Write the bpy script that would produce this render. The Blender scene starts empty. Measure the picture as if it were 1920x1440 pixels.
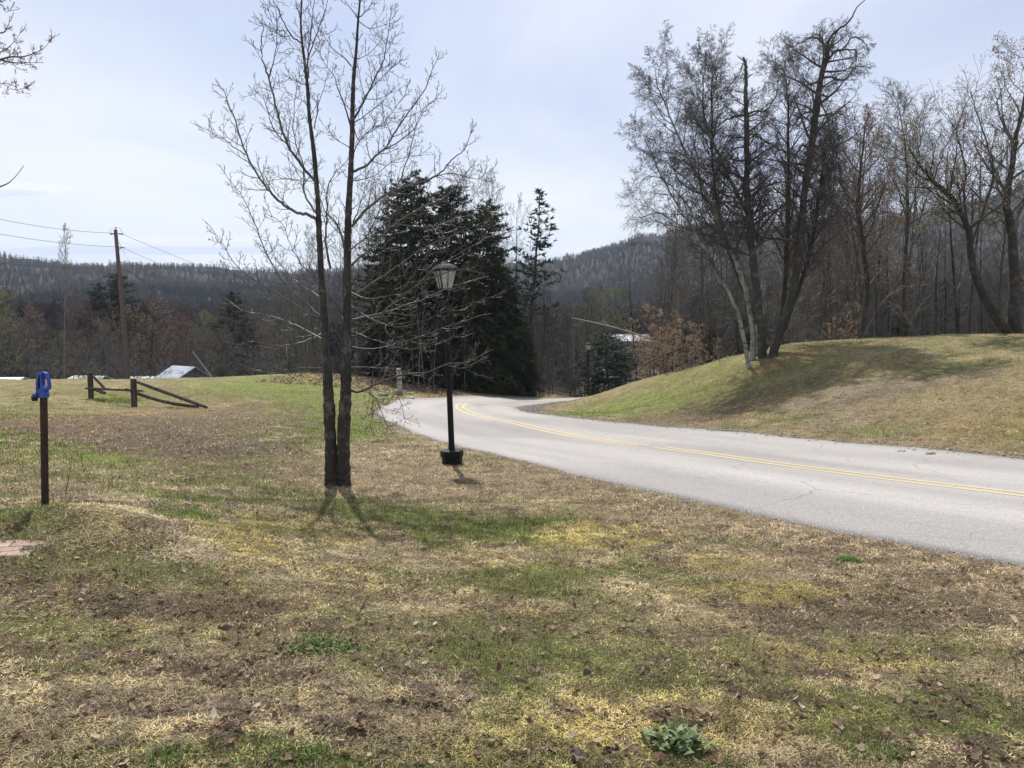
import bpy, math, random
import numpy as np
from mathutils import Vector, Matrix
C = bpy.context.scene.collection
S = bpy.context.scene
# ------------------------------------------------------------ camera, sky, sun
F_PX = 1400.0
PITCH = math.radians(4.13)
cam_d = bpy.data.cameras.new('camera'); cam = bpy.data.objects.new('camera', cam_d); C.objects.link(cam)
cam_d.sensor_width = 36.0; cam_d.lens = 36.0 * F_PX / 1920.0
cam_d.clip_start = 0.05; cam_d.clip_end = 12000
cam.location = (0, 0, 0); cam.rotation_euler = (math.radians(90) - PITCH, 0, 0)
S.camera = cam
S.render.resolution_x = 1024; S.render.resolution_y = 768
S.view_settings.view_transform = 'Standard'; S.view_settings.look = 'None'
S.view_settings.gamma = 1.0; S.view_settings.use_curve_mapping = False
S.view_settings.exposure = 0.22
SUN_EL = math.radians(60); SUN_AZ = math.radians(-14)
sd = Vector((math.sin(SUN_AZ) * math.cos(SUN_EL), math.cos(SUN_AZ) * math.cos(SUN_EL), math.sin(SUN_EL)))
sun_d = bpy.data.lights.new('sun', 'SUN'); sun = bpy.data.objects.new('sun', sun_d); C.objects.link(sun)
sun_d.energy = 4.9; sun_d.angle = math.radians(0.6); sun_d.color = (1.0, 0.94, 0.85)
sun.rotation_euler = sd.to_track_quat('Z', 'Y').to_euler(); sun.location = (0, 0, 60)
W = bpy.data.worlds.new('World'); S.world = W; W.use_nodes = True
wn = W.node_tree.nodes; wl = W.node_tree.links
for n in list(wn): wn.remove(n)
def N(t, **k):
    n = wn.new(t)
    for a, v in k.items(): setattr(n, a, v)
    return n
sky = N('ShaderNodeTexSky', sky_type='NISHITA', sun_disc=False)
sky.sun_elevation = SUN_EL; sky.sun_rotation = SUN_AZ % (2 * math.pi)
sky.air_density = 1.0; sky.dust_density = 1.5; sky.ozone_density = 1.5
tc = N('ShaderNodeTexCoord')
sep = N('ShaderNodeSeparateXYZ'); wl.new(tc.outputs['Generated'], sep.inputs[0])
# flat cloud layer: direction divided by height gives streaks that close up at the horizon
addz = N('ShaderNodeMath', operation='ADD'); addz.inputs[1].default_value = 0.12
absz = N('ShaderNodeMath', operation='ABSOLUTE'); wl.new(sep.outputs['Z'], absz.inputs[0]); wl.new(absz.outputs[0], addz.inputs[0])
dx = N('ShaderNodeMath', operation='DIVIDE'); dy = N('ShaderNodeMath', operation='DIVIDE')
wl.new(sep.outputs['X'], dx.inputs[0]); wl.new(addz.outputs[0], dx.inputs[1])
wl.new(sep.outputs['Y'], dy.inputs[0]); wl.new(addz.outputs[0], dy.inputs[1])
cmb = N('ShaderNodeCombineXYZ'); wl.new(dx.outputs[0], cmb.inputs[0]); wl.new(dy.outputs[0], cmb.inputs[1])
mp = N('ShaderNodeMapping'); mp.inputs['Scale'].default_value = (0.55, 0.32, 1); mp.inputs['Location'].default_value = (1.3, 0.4, 0)
mp.inputs['Rotation'].default_value = (0, 0, 0.5)
wl.new(cmb.outputs[0], mp.inputs[0])
nz = N('ShaderNodeTexNoise'); nz.inputs['Scale'].default_value = 1.6; nz.inputs['Detail'].default_value = 5; nz.inputs['Roughness'].default_value = 0.5
nz.inputs['Distortion'].default_value = 0.6
wl.new(mp.outputs[0], nz.inputs['Vector'])
mr = N('ShaderNodeMapRange'); mr.inputs['From Min'].default_value = 0.36; mr.inputs['From Max'].default_value = 0.66
mr.inputs['To Min'].default_value = 0.62; mr.inputs['To Max'].default_value = 0.97
wl.new(nz.outputs['Fac'], mr.inputs['Value'])
cr = N('ShaderNodeMix', data_type='RGBA')        # veil colour: lavender where thin, white where thick
cr.inputs['A'].default_value = (5.0, 5.6, 7.6, 1); cr.inputs['B'].default_value = (8.7, 8.7, 8.85, 1)
mr2 = N('ShaderNodeMapRange'); mr2.inputs['From Min'].default_value = 0.33; mr2.inputs['From Max'].default_value = 0.62
wl.new(nz.outputs['Fac'], mr2.inputs['Value'])
hz = N('ShaderNodeMapRange'); hz.inputs['From Min'].default_value = 0.08; hz.inputs['From Max'].default_value = 0.30
hz.inputs['To Min'].default_value = 1.0; hz.inputs['To Max'].default_value = 0.0
lz = N('ShaderNodeMath', operation='MULTIPLY_ADD'); wl.new(sep.outputs['X'], lz.inputs[0]); lz.inputs[1].default_value = .26; wl.new(absz.outputs[0], lz.inputs[2]); wl.new(lz.outputs[0], hz.inputs['Value'])
mx_ = N('ShaderNodeMath', operation='MULTIPLY_ADD'); wl.new(hz.outputs[0], mx_.inputs[0]); mx_.inputs[1].default_value = 0.75
mh = N('ShaderNodeMath', operation='MULTIPLY'); wl.new(mr2.outputs[0], mh.inputs[0]); mh.inputs[1].default_value = 0.55
wl.new(mh.outputs[0], mx_.inputs[2]); mx_.use_clamp = True
wl.new(mx_.outputs[0], cr.inputs['Factor'])
mxs = N('ShaderNodeMix', data_type='RGBA')
wl.new(mr.outputs[0], mxs.inputs['Factor']); wl.new(sky.outputs[0], mxs.inputs['A']); wl.new(cr.outputs['Result'], mxs.inputs['B'])
bg = N('ShaderNodeBackground'); bg.inputs['Strength'].default_value = 0.104
# one small bright cloud low in the west
uu = N('ShaderNodeMath', operation='DIVIDE'); vv = N('ShaderNodeMath', operation='DIVIDE')
ymax = N('ShaderNodeMath', operation='MAXIMUM'); ymax.inputs[1].default_value = 0.02; wl.new(sep.outputs['Y'], ymax.inputs[0])
wl.new(sep.outputs['X'], uu.inputs[0]); wl.new(ymax.outputs[0], uu.inputs[1]); wl.new(sep.outputs['Z'], vv.inputs[0]); wl.new(ymax.outputs[0], vv.inputs[1])
cuv = N('ShaderNodeCombineXYZ'); wl.new(uu.outputs[0], cuv.inputs[0]); wl.new(vv.outputs[0], cuv.inputs[1])
cn = N('ShaderNodeTexNoise'); cn.inputs['Scale'].default_value = 26; cn.inputs['Detail'].default_value = 6
cmp_ = N('ShaderNodeMapping'); cmp_.inputs['Scale'].default_value = (.55, 1.6, 1); wl.new(cuv.outputs[0], cmp_.inputs[0]); wl.new(cmp_.outputs[0], cn.inputs['Vector'])
def patch(u0, v0, a, b):
    m1 = N('ShaderNodeMath', operation='SUBTRACT'); wl.new(uu.outputs[0], m1.inputs[0]); m1.inputs[1].default_value = u0
    m2 = N('ShaderNodeMath', operation='DIVIDE'); wl.new(m1.outputs[0], m2.inputs[0]); m2.inputs[1].default_value = a
    m3 = N('ShaderNodeMath', operation='POWER'); m3.inputs[1].default_value = 2; ab = N('ShaderNodeMath', operation='ABSOLUTE'); wl.new(m2.outputs[0], ab.inputs[0]); wl.new(ab.outputs[0], m3.inputs[0])
    n1 = N('ShaderNodeMath', operation='SUBTRACT'); wl.new(vv.outputs[0], n1.inputs[0]); n1.inputs[1].default_value = v0
    n2 = N('ShaderNodeMath', operation='DIVIDE'); wl.new(n1.outputs[0], n2.inputs[0]); n2.inputs[1].default_value = b
    n3 = N('ShaderNodeMath', operation='POWER'); n3.inputs[1].default_value = 2; ab2 = N('ShaderNodeMath', operation='ABSOLUTE'); wl.new(n2.outputs[0], ab2.inputs[0]); wl.new(ab2.outputs[0], n3.inputs[0])
    s_ = N('ShaderNodeMath', operation='ADD'); wl.new(m3.outputs[0], s_.inputs[0]); wl.new(n3.outputs[0], s_.inputs[1])
    t_ = N('ShaderNodeMath', operation='MULTIPLY_ADD'); wl.new(cn.outputs['Fac'], t_.inputs[0]); t_.inputs[1].default_value = -3.0; wl.new(s_.outputs[0], t_.inputs[2])
    r_ = N('ShaderNodeMapRange'); r_.inputs['From Min'].default_value = 0.1; r_.inputs['From Max'].default_value = -1.0; wl.new(t_.outputs[0], r_.inputs['Value']); return r_.outputs[0]
prev = mxs.outputs['Result']
for (u0, v0, a, b, c_) in ((-.645, .186, .06, .008, (9.0, 9.0, 9.1)), (-.660, .180, .045, .004, (6.2, 6.7, 8.0)), (-.50, .105, .30, .005, (5.9, 6.6, 8.2)), (-.42, .120, .16, .004, (9.0, 9.0, 9.3))):
    mm = N('ShaderNodeMix', data_type='RGBA'); mm.inputs['B'].default_value = (*c_, 1); pm = N('ShaderNodeMath', operation='MULTIPLY'); pm.inputs[1].default_value = .75 if b > .004 else .6
    wl.new(patch(u0, v0, a, b), pm.inputs[0]); wl.new(pm.outputs[0], mm.inputs['Factor']); wl.new(prev, mm.inputs['A']); prev = mm.outputs['Result']
wl.new(prev, bg.inputs['Color'])
wo = N('ShaderNodeOutputWorld'); wl.new(bg.outputs[0], wo.inputs['Surface'])

# ------------------------------------------------------------ helpers
rng = random.Random(11); nr = np.random.default_rng(5)
cp, sp = math.cos(PITCH), math.sin(PITCH)
def ray(px, py):
    u = (px - 960) / F_PX; v = -(py - 720) / F_PX
    return u, cp + v * sp, -sp + v * cp
def P(px, py, y):
    a, b, c = ray(px, py); t = y / b
    return (a * t, y, c * t)
def Pdrop(px, py, drop):
    a, b, c = ray(px, py); t = -drop / c
    return (a * t, b * t, -drop)
def hash2(ix, iy, seed):
    h = (ix * 374761393 + iy * 668265263 + seed * 974711) & 0x7fffffff
    h = ((h ^ (h >> 13)) * 1274126177) & 0x7fffffff
    return ((h ^ (h >> 16)) & 0xffff) / 65535.0
def vnoise(x, y, seed=0):
    ix = np.floor(x).astype(np.int64); iy = np.floor(y).astype(np.int64)
    fx = x - ix; fy = y - iy; fx = fx * fx * (3 - 2 * fx); fy = fy * fy * (3 - 2 * fy)
    a = hash2(ix, iy, seed); b = hash2(ix + 1, iy, seed); c = hash2(ix, iy + 1, seed); d = hash2(ix + 1, iy + 1, seed)
    return (a * (1 - fx) + b * fx) * (1 - fy) + (c * (1 - fx) + d * fx) * fy
def fbm(x, y, seed=0, o=4):
    s = 0; a = 0.5; t = 0
    for k in range(o):
        s = s + a * vnoise(x * 2 ** k, y * 2 ** k, seed + k * 17); t += a; a *= 0.5
    return s / t
def sstep(a, b, x):
    t = np.clip((x - a) / (b - a), 0, 1); return t * t * (3 - 2 * t)
def tag(o, label=None, cat=None, group=None, kind=None):
    if label: o['label'] = label
    if cat: o['category'] = cat
    if group: o['group'] = group
    if kind: o['kind'] = kind
    return o
def empty(name, loc, label=None, cat=None, group=None, rz=0, rx=0, ry=0):
    o = bpy.data.objects.new(name, None); o.empty_display_size = 0.2; C.objects.link(o)
    o.location = loc; o.rotation_euler = (rx, ry, rz); tag(o, label, cat, group); return o
def mesh_np(name, V, Q=None, T=None, smooth=True, col=None):
    me = bpy.data.meshes.new(name)
    V = np.asarray(V, dtype=np.float32).reshape(-1, 3)
    nq = 0 if Q is None else len(Q); nt = 0 if T is None else len(T)
    me.vertices.add(len(V)); me.vertices.foreach_set('co', V.ravel())
    idx = []; 
    if nq: idx.append(np.asarray(Q, dtype=np.int32).ravel())
    if nt: idx.append(np.asarray(T, dtype=np.int32).ravel())
    idx = np.concatenate(idx); me.loops.add(len(idx)); me.loops.foreach_set('vertex_index', idx)
    st = np.concatenate([np.arange(nq, dtype=np.int32) * 4, nq * 4 + np.arange(nt, dtype=np.int32) * 3])
    tot = np.concatenate([np.full(nq, 4, np.int32), np.full(nt, 3, np.int32)])
    me.polygons.add(nq + nt); me.polygons.foreach_set('loop_start', st.astype(np.int32)); me.polygons.foreach_set('loop_total', tot)
    me.polygons.foreach_set('use_smooth', np.full(nq + nt, smooth))
    me.update(calc_edges=True)
    if col is not None:
        a = me.color_attributes.new('Col', 'FLOAT_COLOR', 'POINT')
        c4 = np.ones((len(V), 4), np.float32); c4[:, :3] = col
        a.data.foreach_set('color', c4.ravel())
    return me
def obj(name, me, mat, parent=None, kind=None, loc=None):
    o = bpy.data.objects.new(name, me); C.objects.link(o)
    if mat and not me.materials: me.materials.append(mat)
    if parent: o.parent = parent
    if kind: o['kind'] = kind
    if loc: o.location = loc
    return o
class MB:
    """collects boxes, tubes, lathes, prisms"""
    def __init__(s): s.v = []; s.f = []
    def add(s, V, F):
        n = len(s.v); s.v += [tuple(p) for p in V]; s.f += [tuple(i + n for i in f) for f in F]
    def box(s, c, d, rot=None, bev=0.0):
        hx, hy, hz_ = d[0] / 2, d[1] / 2, d[2] / 2
        if bev > 0:
            b = bev; V = []; 
            pts = [(hx - b, hy), (hx, hy - b), (hx, -hy + b), (hx - b, -hy), (-hx + b, -hy), (-hx, -hy + b), (-hx, hy - b), (-hx + b, hy)]
            ins = lambda k: [(x * (1 - k / hx), y * (1 - k / hy)) for x, y in pts]
            for z, pp in ((-hz_, ins(b)), (-hz_ + b, pts), (hz_ - b, pts), (hz_, ins(b))):
                V += [Vector((x, y, z)) for x, y in pp]
            Fc = []
            for l in range(3):
                for i in range(8): Fc.append((l * 8 + i, l * 8 + 8 + i, l * 8 + 8 + (i + 1) % 8, l * 8 + (i + 1) % 8))
            Fc.append(tuple(range(8))); Fc.append(tuple(24 + i for i in range(7, -1, -1)))
        else:
            V = [Vector((x, y, z)) for z in (-hz_, hz_) for x, y in ((-hx, -hy), (hx, -hy), (hx, hy), (-hx, hy))]
            Fc = [(3, 2, 1, 0), (4, 5, 6, 7), (0, 1, 5, 4), (1, 2, 6, 5), (2, 3, 7, 6), (3, 0, 4, 7)]
        if rot: V = [rot @ v for v in V]
        s.add([(v.x + c[0], v.y + c[1], v.z + c[2]) for v in V], Fc)
    def lathe(s, prof, c=(0, 0, 0), n=16, cap=True, phase=0, sq=None):
        V = []; Fc = []
        for r, z in prof:
            for i in range(n):
                a = phase + 2 * math.pi * i / n; V.append((c[0] + r * math.cos(a), c[1] + r * math.sin(a), c[2] + z))
        for l in range(len(prof) - 1):
            for i in range(n): Fc.append((l * n + i, l * n + (i + 1) % n, (l + 1) * n + (i + 1) % n, (l + 1) * n + i))
        if cap: Fc.append(tuple(range(n - 1, -1, -1))); Fc.append(tuple((len(prof) - 1) * n + i for i in range(n)))
        s.add(V, Fc)
    def tube(s, pts, rad, n=8, cap=True):
        pts = [Vector(p) for p in pts]; V = []; Fc = []
        if not hasattr(rad, '__len__'): rad = [rad] * len(pts)
        for k, p in enumerate(pts):
            t = (pts[min(k + 1, len(pts) - 1)] - pts[max(k - 1, 0)]).normalized()
            ref = Vector((1, 0, 0)) if abs(t.z) > 0.8 else Vector((0, 0, 1))
            u = t.cross(ref).normalized(); w = t.cross(u)
            for i in range(n):
                a = 2 * math.pi * i / n; q = p + (u * math.cos(a) + w * math.sin(a)) * rad[k]; V.append(tuple(q))
        for l in range(len(pts) - 1):
            for i in range(n): Fc.append((l * n + i, l * n + (i + 1) % n, (l + 1) * n + (i + 1) % n, (l + 1) * n + i))
        if cap: Fc.append(tuple(range(n - 1, -1, -1))); Fc.append(tuple((len(pts) - 1) * n + i for i in range(n)))
        s.add(V, Fc)
    def prism(s, poly, y0, y1):
        n = len(poly); V = [(x, y0, z) for x, z in poly] + [(x, y1, z) for x, z in poly]
        Fc = [tuple(range(n)), tuple(range(2 * n - 1, n - 1, -1))] + [(i, n + i, n + (i + 1) % n, (i + 1) % n) for i in range(n)]
        s.add(V, Fc)
    def build(s, name, mat, parent=None, smooth=False, loc=None, kind=None):
        me = bpy.data.meshes.new(name); me.from_pydata(s.v, [], s.f); me.update()
        import bmesh
        bm = bmesh.new(); bm.from_mesh(me); bmesh.ops.recalc_face_normals(bm, faces=bm.faces)
        bm.to_mesh(me); bm.free()
        if smooth:
            for p in me.polygons: p.use_smooth = True
            try: me.set_sharp_from_angle(angle=math.radians(35))
            except Exception: pass
        return obj(name, me, mat, parent, kind, loc)

# ------------------------------------------------------------ materials
def mat(name, col, rough=0.85, noise=None, bump=None, spec=0.3, metal=0.0, trans=0.0, attr=None, coord='Object', rnd=0.0):
    """noise: (scale, colour2, lo, hi[, stretch]); bump: (scale, strength, distance)"""
    m = bpy.data.materials.new(name); m.use_nodes = True; nt = m.node_tree; n = nt.nodes; l = nt.links
    b = n['Principled BSDF']; out = n['Material Output']
    b.inputs['Roughness'].default_value = rough; b.inputs['Metallic'].default_value = metal
    b.inputs['Specular IOR Level'].default_value = spec
    t = n.new('ShaderNodeTexCoord')
    cs = None
    if attr:
        a = n.new('ShaderNodeAttribute'); a.attribute_name = attr; cs = a.outputs['Color']
    else:
        r = n.new('ShaderNodeRGB'); r.outputs[0].default_value = (*col, 1); cs = r.outputs[0]
    if noise:
        for nn in (noise if isinstance(noise, list) else [noise]):
            tx = n.new('ShaderNodeTexNoise'); tx.inputs['Scale'].default_value = nn[0]; tx.inputs['Detail'].default_value = 6
            tx.inputs['Roughness'].default_value = 0.65
            mp = n.new('ShaderNodeMapping'); mp.inputs['Scale'].default_value = nn[4] if len(nn) > 4 else (1, 1, 1)
            l.new(t.outputs[coord], mp.inputs[0]); l.new(mp.outputs[0], tx.inputs['Vector'])
            rr = n.new('ShaderNodeMapRange'); rr.inputs['From Min'].default_value = nn[2]; rr.inputs['From Max'].default_value = nn[3]
            l.new(tx.outputs['Fac'], rr.inputs['Value'])
            mx = n.new('ShaderNodeMix'); mx.data_type = 'RGBA'; mx.inputs['B'].default_value = (*nn[1], 1)
            l.new(rr.outputs[0], mx.inputs['Factor']); l.new(cs, mx.inputs['A']); cs = mx.outputs['Result']
    if rnd:
        oi = n.new('ShaderNodeObjectInfo'); rr = n.new('ShaderNodeMapRange'); rr.inputs['To Min'].default_value = 1 - rnd; rr.inputs['To Max'].default_value = 1 + rnd
        l.new(oi.outputs['Random'], rr.inputs['Value'])
        hs = n.new('ShaderNodeHueSaturation'); l.new(rr.outputs[0], hs.inputs['Value']); l.new(cs, hs.inputs['Color']); cs = hs.outputs['Color']
    l.new(cs, b.inputs['Base Color'])
    if bump:
        tx = n.new('ShaderNodeTexNoise'); tx.inputs['Scale'].default_value = bump[0]; tx.inputs['Detail'].default_value = 6
        if len(bump) > 3:
            mp = n.new('ShaderNodeMapping'); mp.inputs['Scale'].default_value = bump[3]
            l.new(t.outputs[coord], mp.inputs[0]); l.new(mp.outputs[0], tx.inputs['Vector'])
        else: l.new(t.outputs[coord], tx.inputs['Vector'])
        bp = n.new('ShaderNodeBump'); bp.inputs['Strength'].default_value = bump[1]; bp.inputs['Distance'].default_value = bump[2]
        l.new(tx.outputs['Fac'], bp.inputs['Height']); l.new(bp.outputs[0], b.inputs['Normal'])
    if trans:
        tr = n.new('ShaderNodeBsdfTranslucent'); l.new(cs, tr.inputs['Color'])
        ms = n.new('ShaderNodeMixShader'); ms.inputs[0].default_value = trans
        l.new(b.outputs[0], ms.inputs[1]); l.new(tr.outputs[0], ms.inputs[2]); l.new(ms.outputs[0], out.inputs['Surface'])
    return m
M = {}
M['bark'] = mat('maple_bark', (0.045, 0.038, 0.032), 0.9, [(5, (0.17, 0.165, 0.145), 0.55, 0.66), (9, (0.12, 0.11, 0.098), 0.5, 0.72, (1, 1, .35)), (30, (0.03, 0.025, 0.02), 0.52, 0.66, (1, 1, .3))], (26, 0.9, 0.02, (1, 1, .3)))
M['twig'] = mat('grey_twig', (0.055, 0.046, 0.040), 0.45, (3, (0.10, 0.09, 0.08), 0.5, 0.7), None, 0.5)
M['wood_bark'] = mat('dark_bark', (0.042, 0.037, 0.032), 0.9, (4, (0.105, 0.10, 0.088), 0.5, 0.72), (20, 0.6, 0.02, (1, 1, .3)), rnd=.35)
M['wood_twig'] = mat('brown_grey_twig', (0.078, 0.070, 0.060), 0.7, (1.5, (0.125, 0.118, 0.10), 0.4, 0.7), None, 0.3, rnd=.3)
M['birch_bark'] = mat('white_birch_bark', (0.27, 0.255, 0.23), 0.8, [(5.0, (0.07, 0.06, 0.055), 0.48, 0.66, (1, 1, 1.7)), (1.1, (0.06, 0.05, 0.045), 0.5, 0.62)], (14, 0.4, 0.02))
M['birch_twig'] = mat('dark_birch_twig', (0.062, 0.053, 0.047), 0.7, (2, (0.10, 0.088, 0.078), 0.4, 0.7), None, 0.3)
M['pale_twig'] = mat('pale_twig', (0.2, 0.185, 0.165), 0.6, (2, (0.26, 0.24, 0.21), 0.4, 0.7), None, 0.4)
M['needle'] = mat('dark_needles', (0.026, 0.036, 0.016), 0.7, (.9, (0.075, 0.078, 0.034), 0.46, 0.68), None, 0.2, trans=0.12, rnd=.3)
M['needle_blue'] = mat('blue_green_needles', (0.03, 0.055, 0.038), 0.7, (1.2, (0.045, 0.07, 0.035), 0.4, 0.65), None, 0.2, trans=0.15)
M['tan_leaf'] = mat('dry_beech_leaf', (0.34, 0.215, 0.12), 0.7, (8, (0.44, 0.32, 0.21), 0.4, 0.6), None, 0.3, trans=0.35)
M['red_bud'] = mat('red_bud', (0.25, 0.09, 0.085), 0.7, (1.5, (0.25, 0.13, 0.09), 0.45, 0.65), None, 0.3, trans=0.3)
M['orange_bud'] = mat('bronze_bud', (0.31, 0.21, 0.10), 0.7, (0.7, (0.28, 0.15, 0.10), 0.45, 0.65), None, 0.3, trans=0.3)
M['green_bud'] = mat('spring_green_bud', (0.24, 0.26, 0.065), 0.7, (1.0, (0.16, 0.19, 0.055), 0.45, 0.65), None, 0.3, trans=0.35)
M['pale_bud'] = mat('pale_bud', (0.38, 0.33, 0.22), 0.7, (1.0, (0.32, 0.30, 0.14), 0.45, 0.65), None, 0.3, trans=0.35)
M['blade'] = mat('grass_blade', (1, 1, 1), 0.6, None, None, 0.35, trans=0.3, attr='Col')
M['leaf'] = mat('dead_leaf', (1, 1, 1), 0.75, None, None, 0.12, trans=0.25, attr='Col')
M['black'] = mat('black_paint', (0.004, 0.004, 0.005), 0.55, (20, (0.008, 0.008, 0.008), 0.4, 0.7), (60, 0.1, 0.002), 0.25)
M['glass'] = mat('frosted_white_pane', (0.62, 0.62, 0.58), 0.35, (9, (0.42, 0.42, 0.38), 0.45, 0.75), None, 0.5, trans=0.45)
M['rust'] = mat('rusty_brown_pipe', (0.048, 0.026, 0.019), 0.8, [(30, (0.022, 0.014, 0.011), 0.45, 0.65), (6, (0.08, 0.036, 0.022), 0.52, 0.7)], (80, 0.4, 0.002))
M['blue'] = mat('blue_enamel', (0.02, 0.065, 0.33), 0.42, [(14, (0.05, 0.12, 0.40), 0.5, 0.7), (40, (0.02, 0.03, 0.12), 0.56, 0.66)], (60, 0.15, 0.002), 0.5)
M['blackplastic'] = mat('black_rubber', (0.015, 0.015, 0.015), 0.5)
M['old_wood'] = mat('weathered_rail', (0.045, 0.038, 0.03), 0.9, (14, (0.12, 0.105, 0.085), 0.45, 0.7, (1, 1, .15)), (20, 0.7, 0.01, (1, 1, .2)))
M['pole_wood'] = mat('utility_pole_wood', (0.115, 0.085, 0.07), 0.9, (5, (0.17, 0.13, 0.11), 0.4, 0.7, (1, 1, .08)), (20, 0.5, 0.01, (1, 1, .1)))
M['metal'] = mat('dark_galvanised', (0.12, 0.12, 0.125), 0.5, None, None, 0.5, 0.6)
M['wire'] = mat('dark_cable', (0.05, 0.05, 0.055), 0.5)
M['roof_metal'] = mat('pale_metal_roof', (0.34, 0.37, 0.42), 0.55, (2, (0.42, 0.45, 0.49), 0.4, 0.7), None, 0.5)
M['white'] = mat('white_paint', (0.72, 0.72, 0.7), 0.6, (3, (0.6, 0.6, 0.58), 0.5, 0.7))
M['grey_wall'] = mat('grey_siding', (0.20, 0.215, 0.225), 0.8, (3, (0.26, 0.27, 0.28), 0.4, 0.7, (1, 1, 6)))
M['dark_glass'] = mat('dark_window', (0.02, 0.025, 0.03), 0.1)
M['brick'] = mat('paver_brick', (0.30, 0.20, 0.16), 0.9, (12, (0.38, 0.30, 0.24), 0.4, 0.7), (60, 0.5, 0.004), rnd=.2)
M['stone'] = mat('pale_stone', (0.34, 0.32, 0.29), 0.9, (9, (0.22, 0.2, 0.18), 0.4, 0.7), (30, 0.5, 0.01), rnd=.3)
M['flower'] = mat('yellow_petal', (0.75, 0.60, 0.06), 0.6, trans=0.3)
M['shingle'] = mat('grey_shingle', (0.16, 0.16, 0.165), 0.9, (6, (0.22, 0.22, 0.22), 0.4, 0.7))
# ------------------------------------------------------------ terrain function
ctrl = []
def cd(px, py, d): ctrl.append(P(px, py, d))
def cz(px, py, drop): ctrl.append(Pdrop(px, py, drop))
for a in [(0,1440,1.5),(500,1440,1.57),(960,1440,1.6),(1400,1440,1.62),(1920,1440,1.6),(-700,1300,1.5),(2700,1300,1.6),(20,1025,1.45),
          (85,965,1.40),(250,1000,1.42),(600,1200,1.6),(1200,1200,1.68),(1700,1200,1.7),(600,1020,1.75),(1000,1020,1.83),(1350,1010,1.85),
          (0,860,1.60),(0,772,2.15),(320,850,1.80),(300,778,2.30),(-400,860,1.5),(-500,772,2.1),
          (500,860,1.9),(470,790,2.35),
          (1920,1068,1.75),(1600,1008,1.83),(1200,918,1.97),(1000,865,2.12),(840,832,2.32),(760,810,2.55),
          (1920,930,2.0),(1290,846,2.35),(960,795,2.75),(870,767,3.0),(885,757,3.25),
          (1500,832,2.38),(1200,806,2.62),(1030,778,2.95),(1920,873,2.15),(2300,905,2.0),(2400,1150,1.75)]:
    cz(*a)
for a in [(633,912,9.1),(848,868,11.3),(650,800,18.0),
          (252,763,26),(170,751,27),(400,745,28),(0,722,45),(250,720,46),(450,711,46),(560,700,45),(560,722,37),(-400,724,45),(620,745,30),
          (710,780,25),(735,762,30),(820,747,37),(900,743,40),(700,742,34),(748,738,37),(680,715,42),
          (985,768,30),(1040,758,34.5),(1100,751,39.0),(1160,742,44.5),(1160,739,50),(900,733,47),(850,720,56),(700,712,52),
          (1200,712,37.5),(1330,682,31),(1450,657,27),(1600,638,28),(1800,628,28.5),(1920,626,28.5),(2200,622,28),
          (1300,750,24.5),(1430,740,22.5),(1600,740,19.5),(1750,700,20.5),(1920,700,18.5),(1600,680,23),(1920,780,15.0),(1700,790,16.5),
          (1200,760,29.5),(1100,772,31.0),(2400,700,17),
          (1480,700,38),(1750,655,40),(1950,648,40),(1250,735,52),(300,778,62),(0,778,62),(560,745,60),(-400,770,62),(1000,738,62),(800,735,66),(1160,738,60),
          (1350,720,44),(1500,690,60),(1920,655,60)]:
    cd(*a)
ctrl += [(-9, -6, -1.45), (0, -7, -1.6), (9, -6, -1.6), (18, 2, -1.6), (-15, 3, -1.4), (-20, 15, -1.7), (20, 12, -1.6)]
CT = np.array(ctrl)
def _ker(r2): return np.where(r2 > 1e-9, 0.5 * r2 * np.log(np.maximum(r2, 1e-9)), 0.0)
_c = CT[:, :2] / 10; _n = len(_c)
_A = np.zeros((_n + 3, _n + 3)); _d2 = ((_c[:, None] - _c[None]) ** 2).sum(-1)
_A[:_n, :_n] = _ker(_d2) + np.eye(_n) * 0.004
_A[:_n, _n] = 1; _A[:_n, _n + 1:] = _c; _A[_n, :_n] = 1; _A[_n + 1:, :_n] = _c.T
_w = np.linalg.solve(_A, np.concatenate([CT[:, 2], [0, 0, 0]]))
def tps(x, y):
    q = np.stack([x, y], -1).reshape(-1, 2) / 10; out = np.empty(len(q))
    for i in range(0, len(q), 20000):
        qq = q[i:i + 20000]; r2 = ((qq[:, None] - _c[None]) ** 2).sum(-1)
        out[i:i + 20000] = _ker(r2) @ _w[:_n] + _w[_n] + qq @ _w[_n + 1:]
    return out.reshape(np.shape(x))
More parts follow.
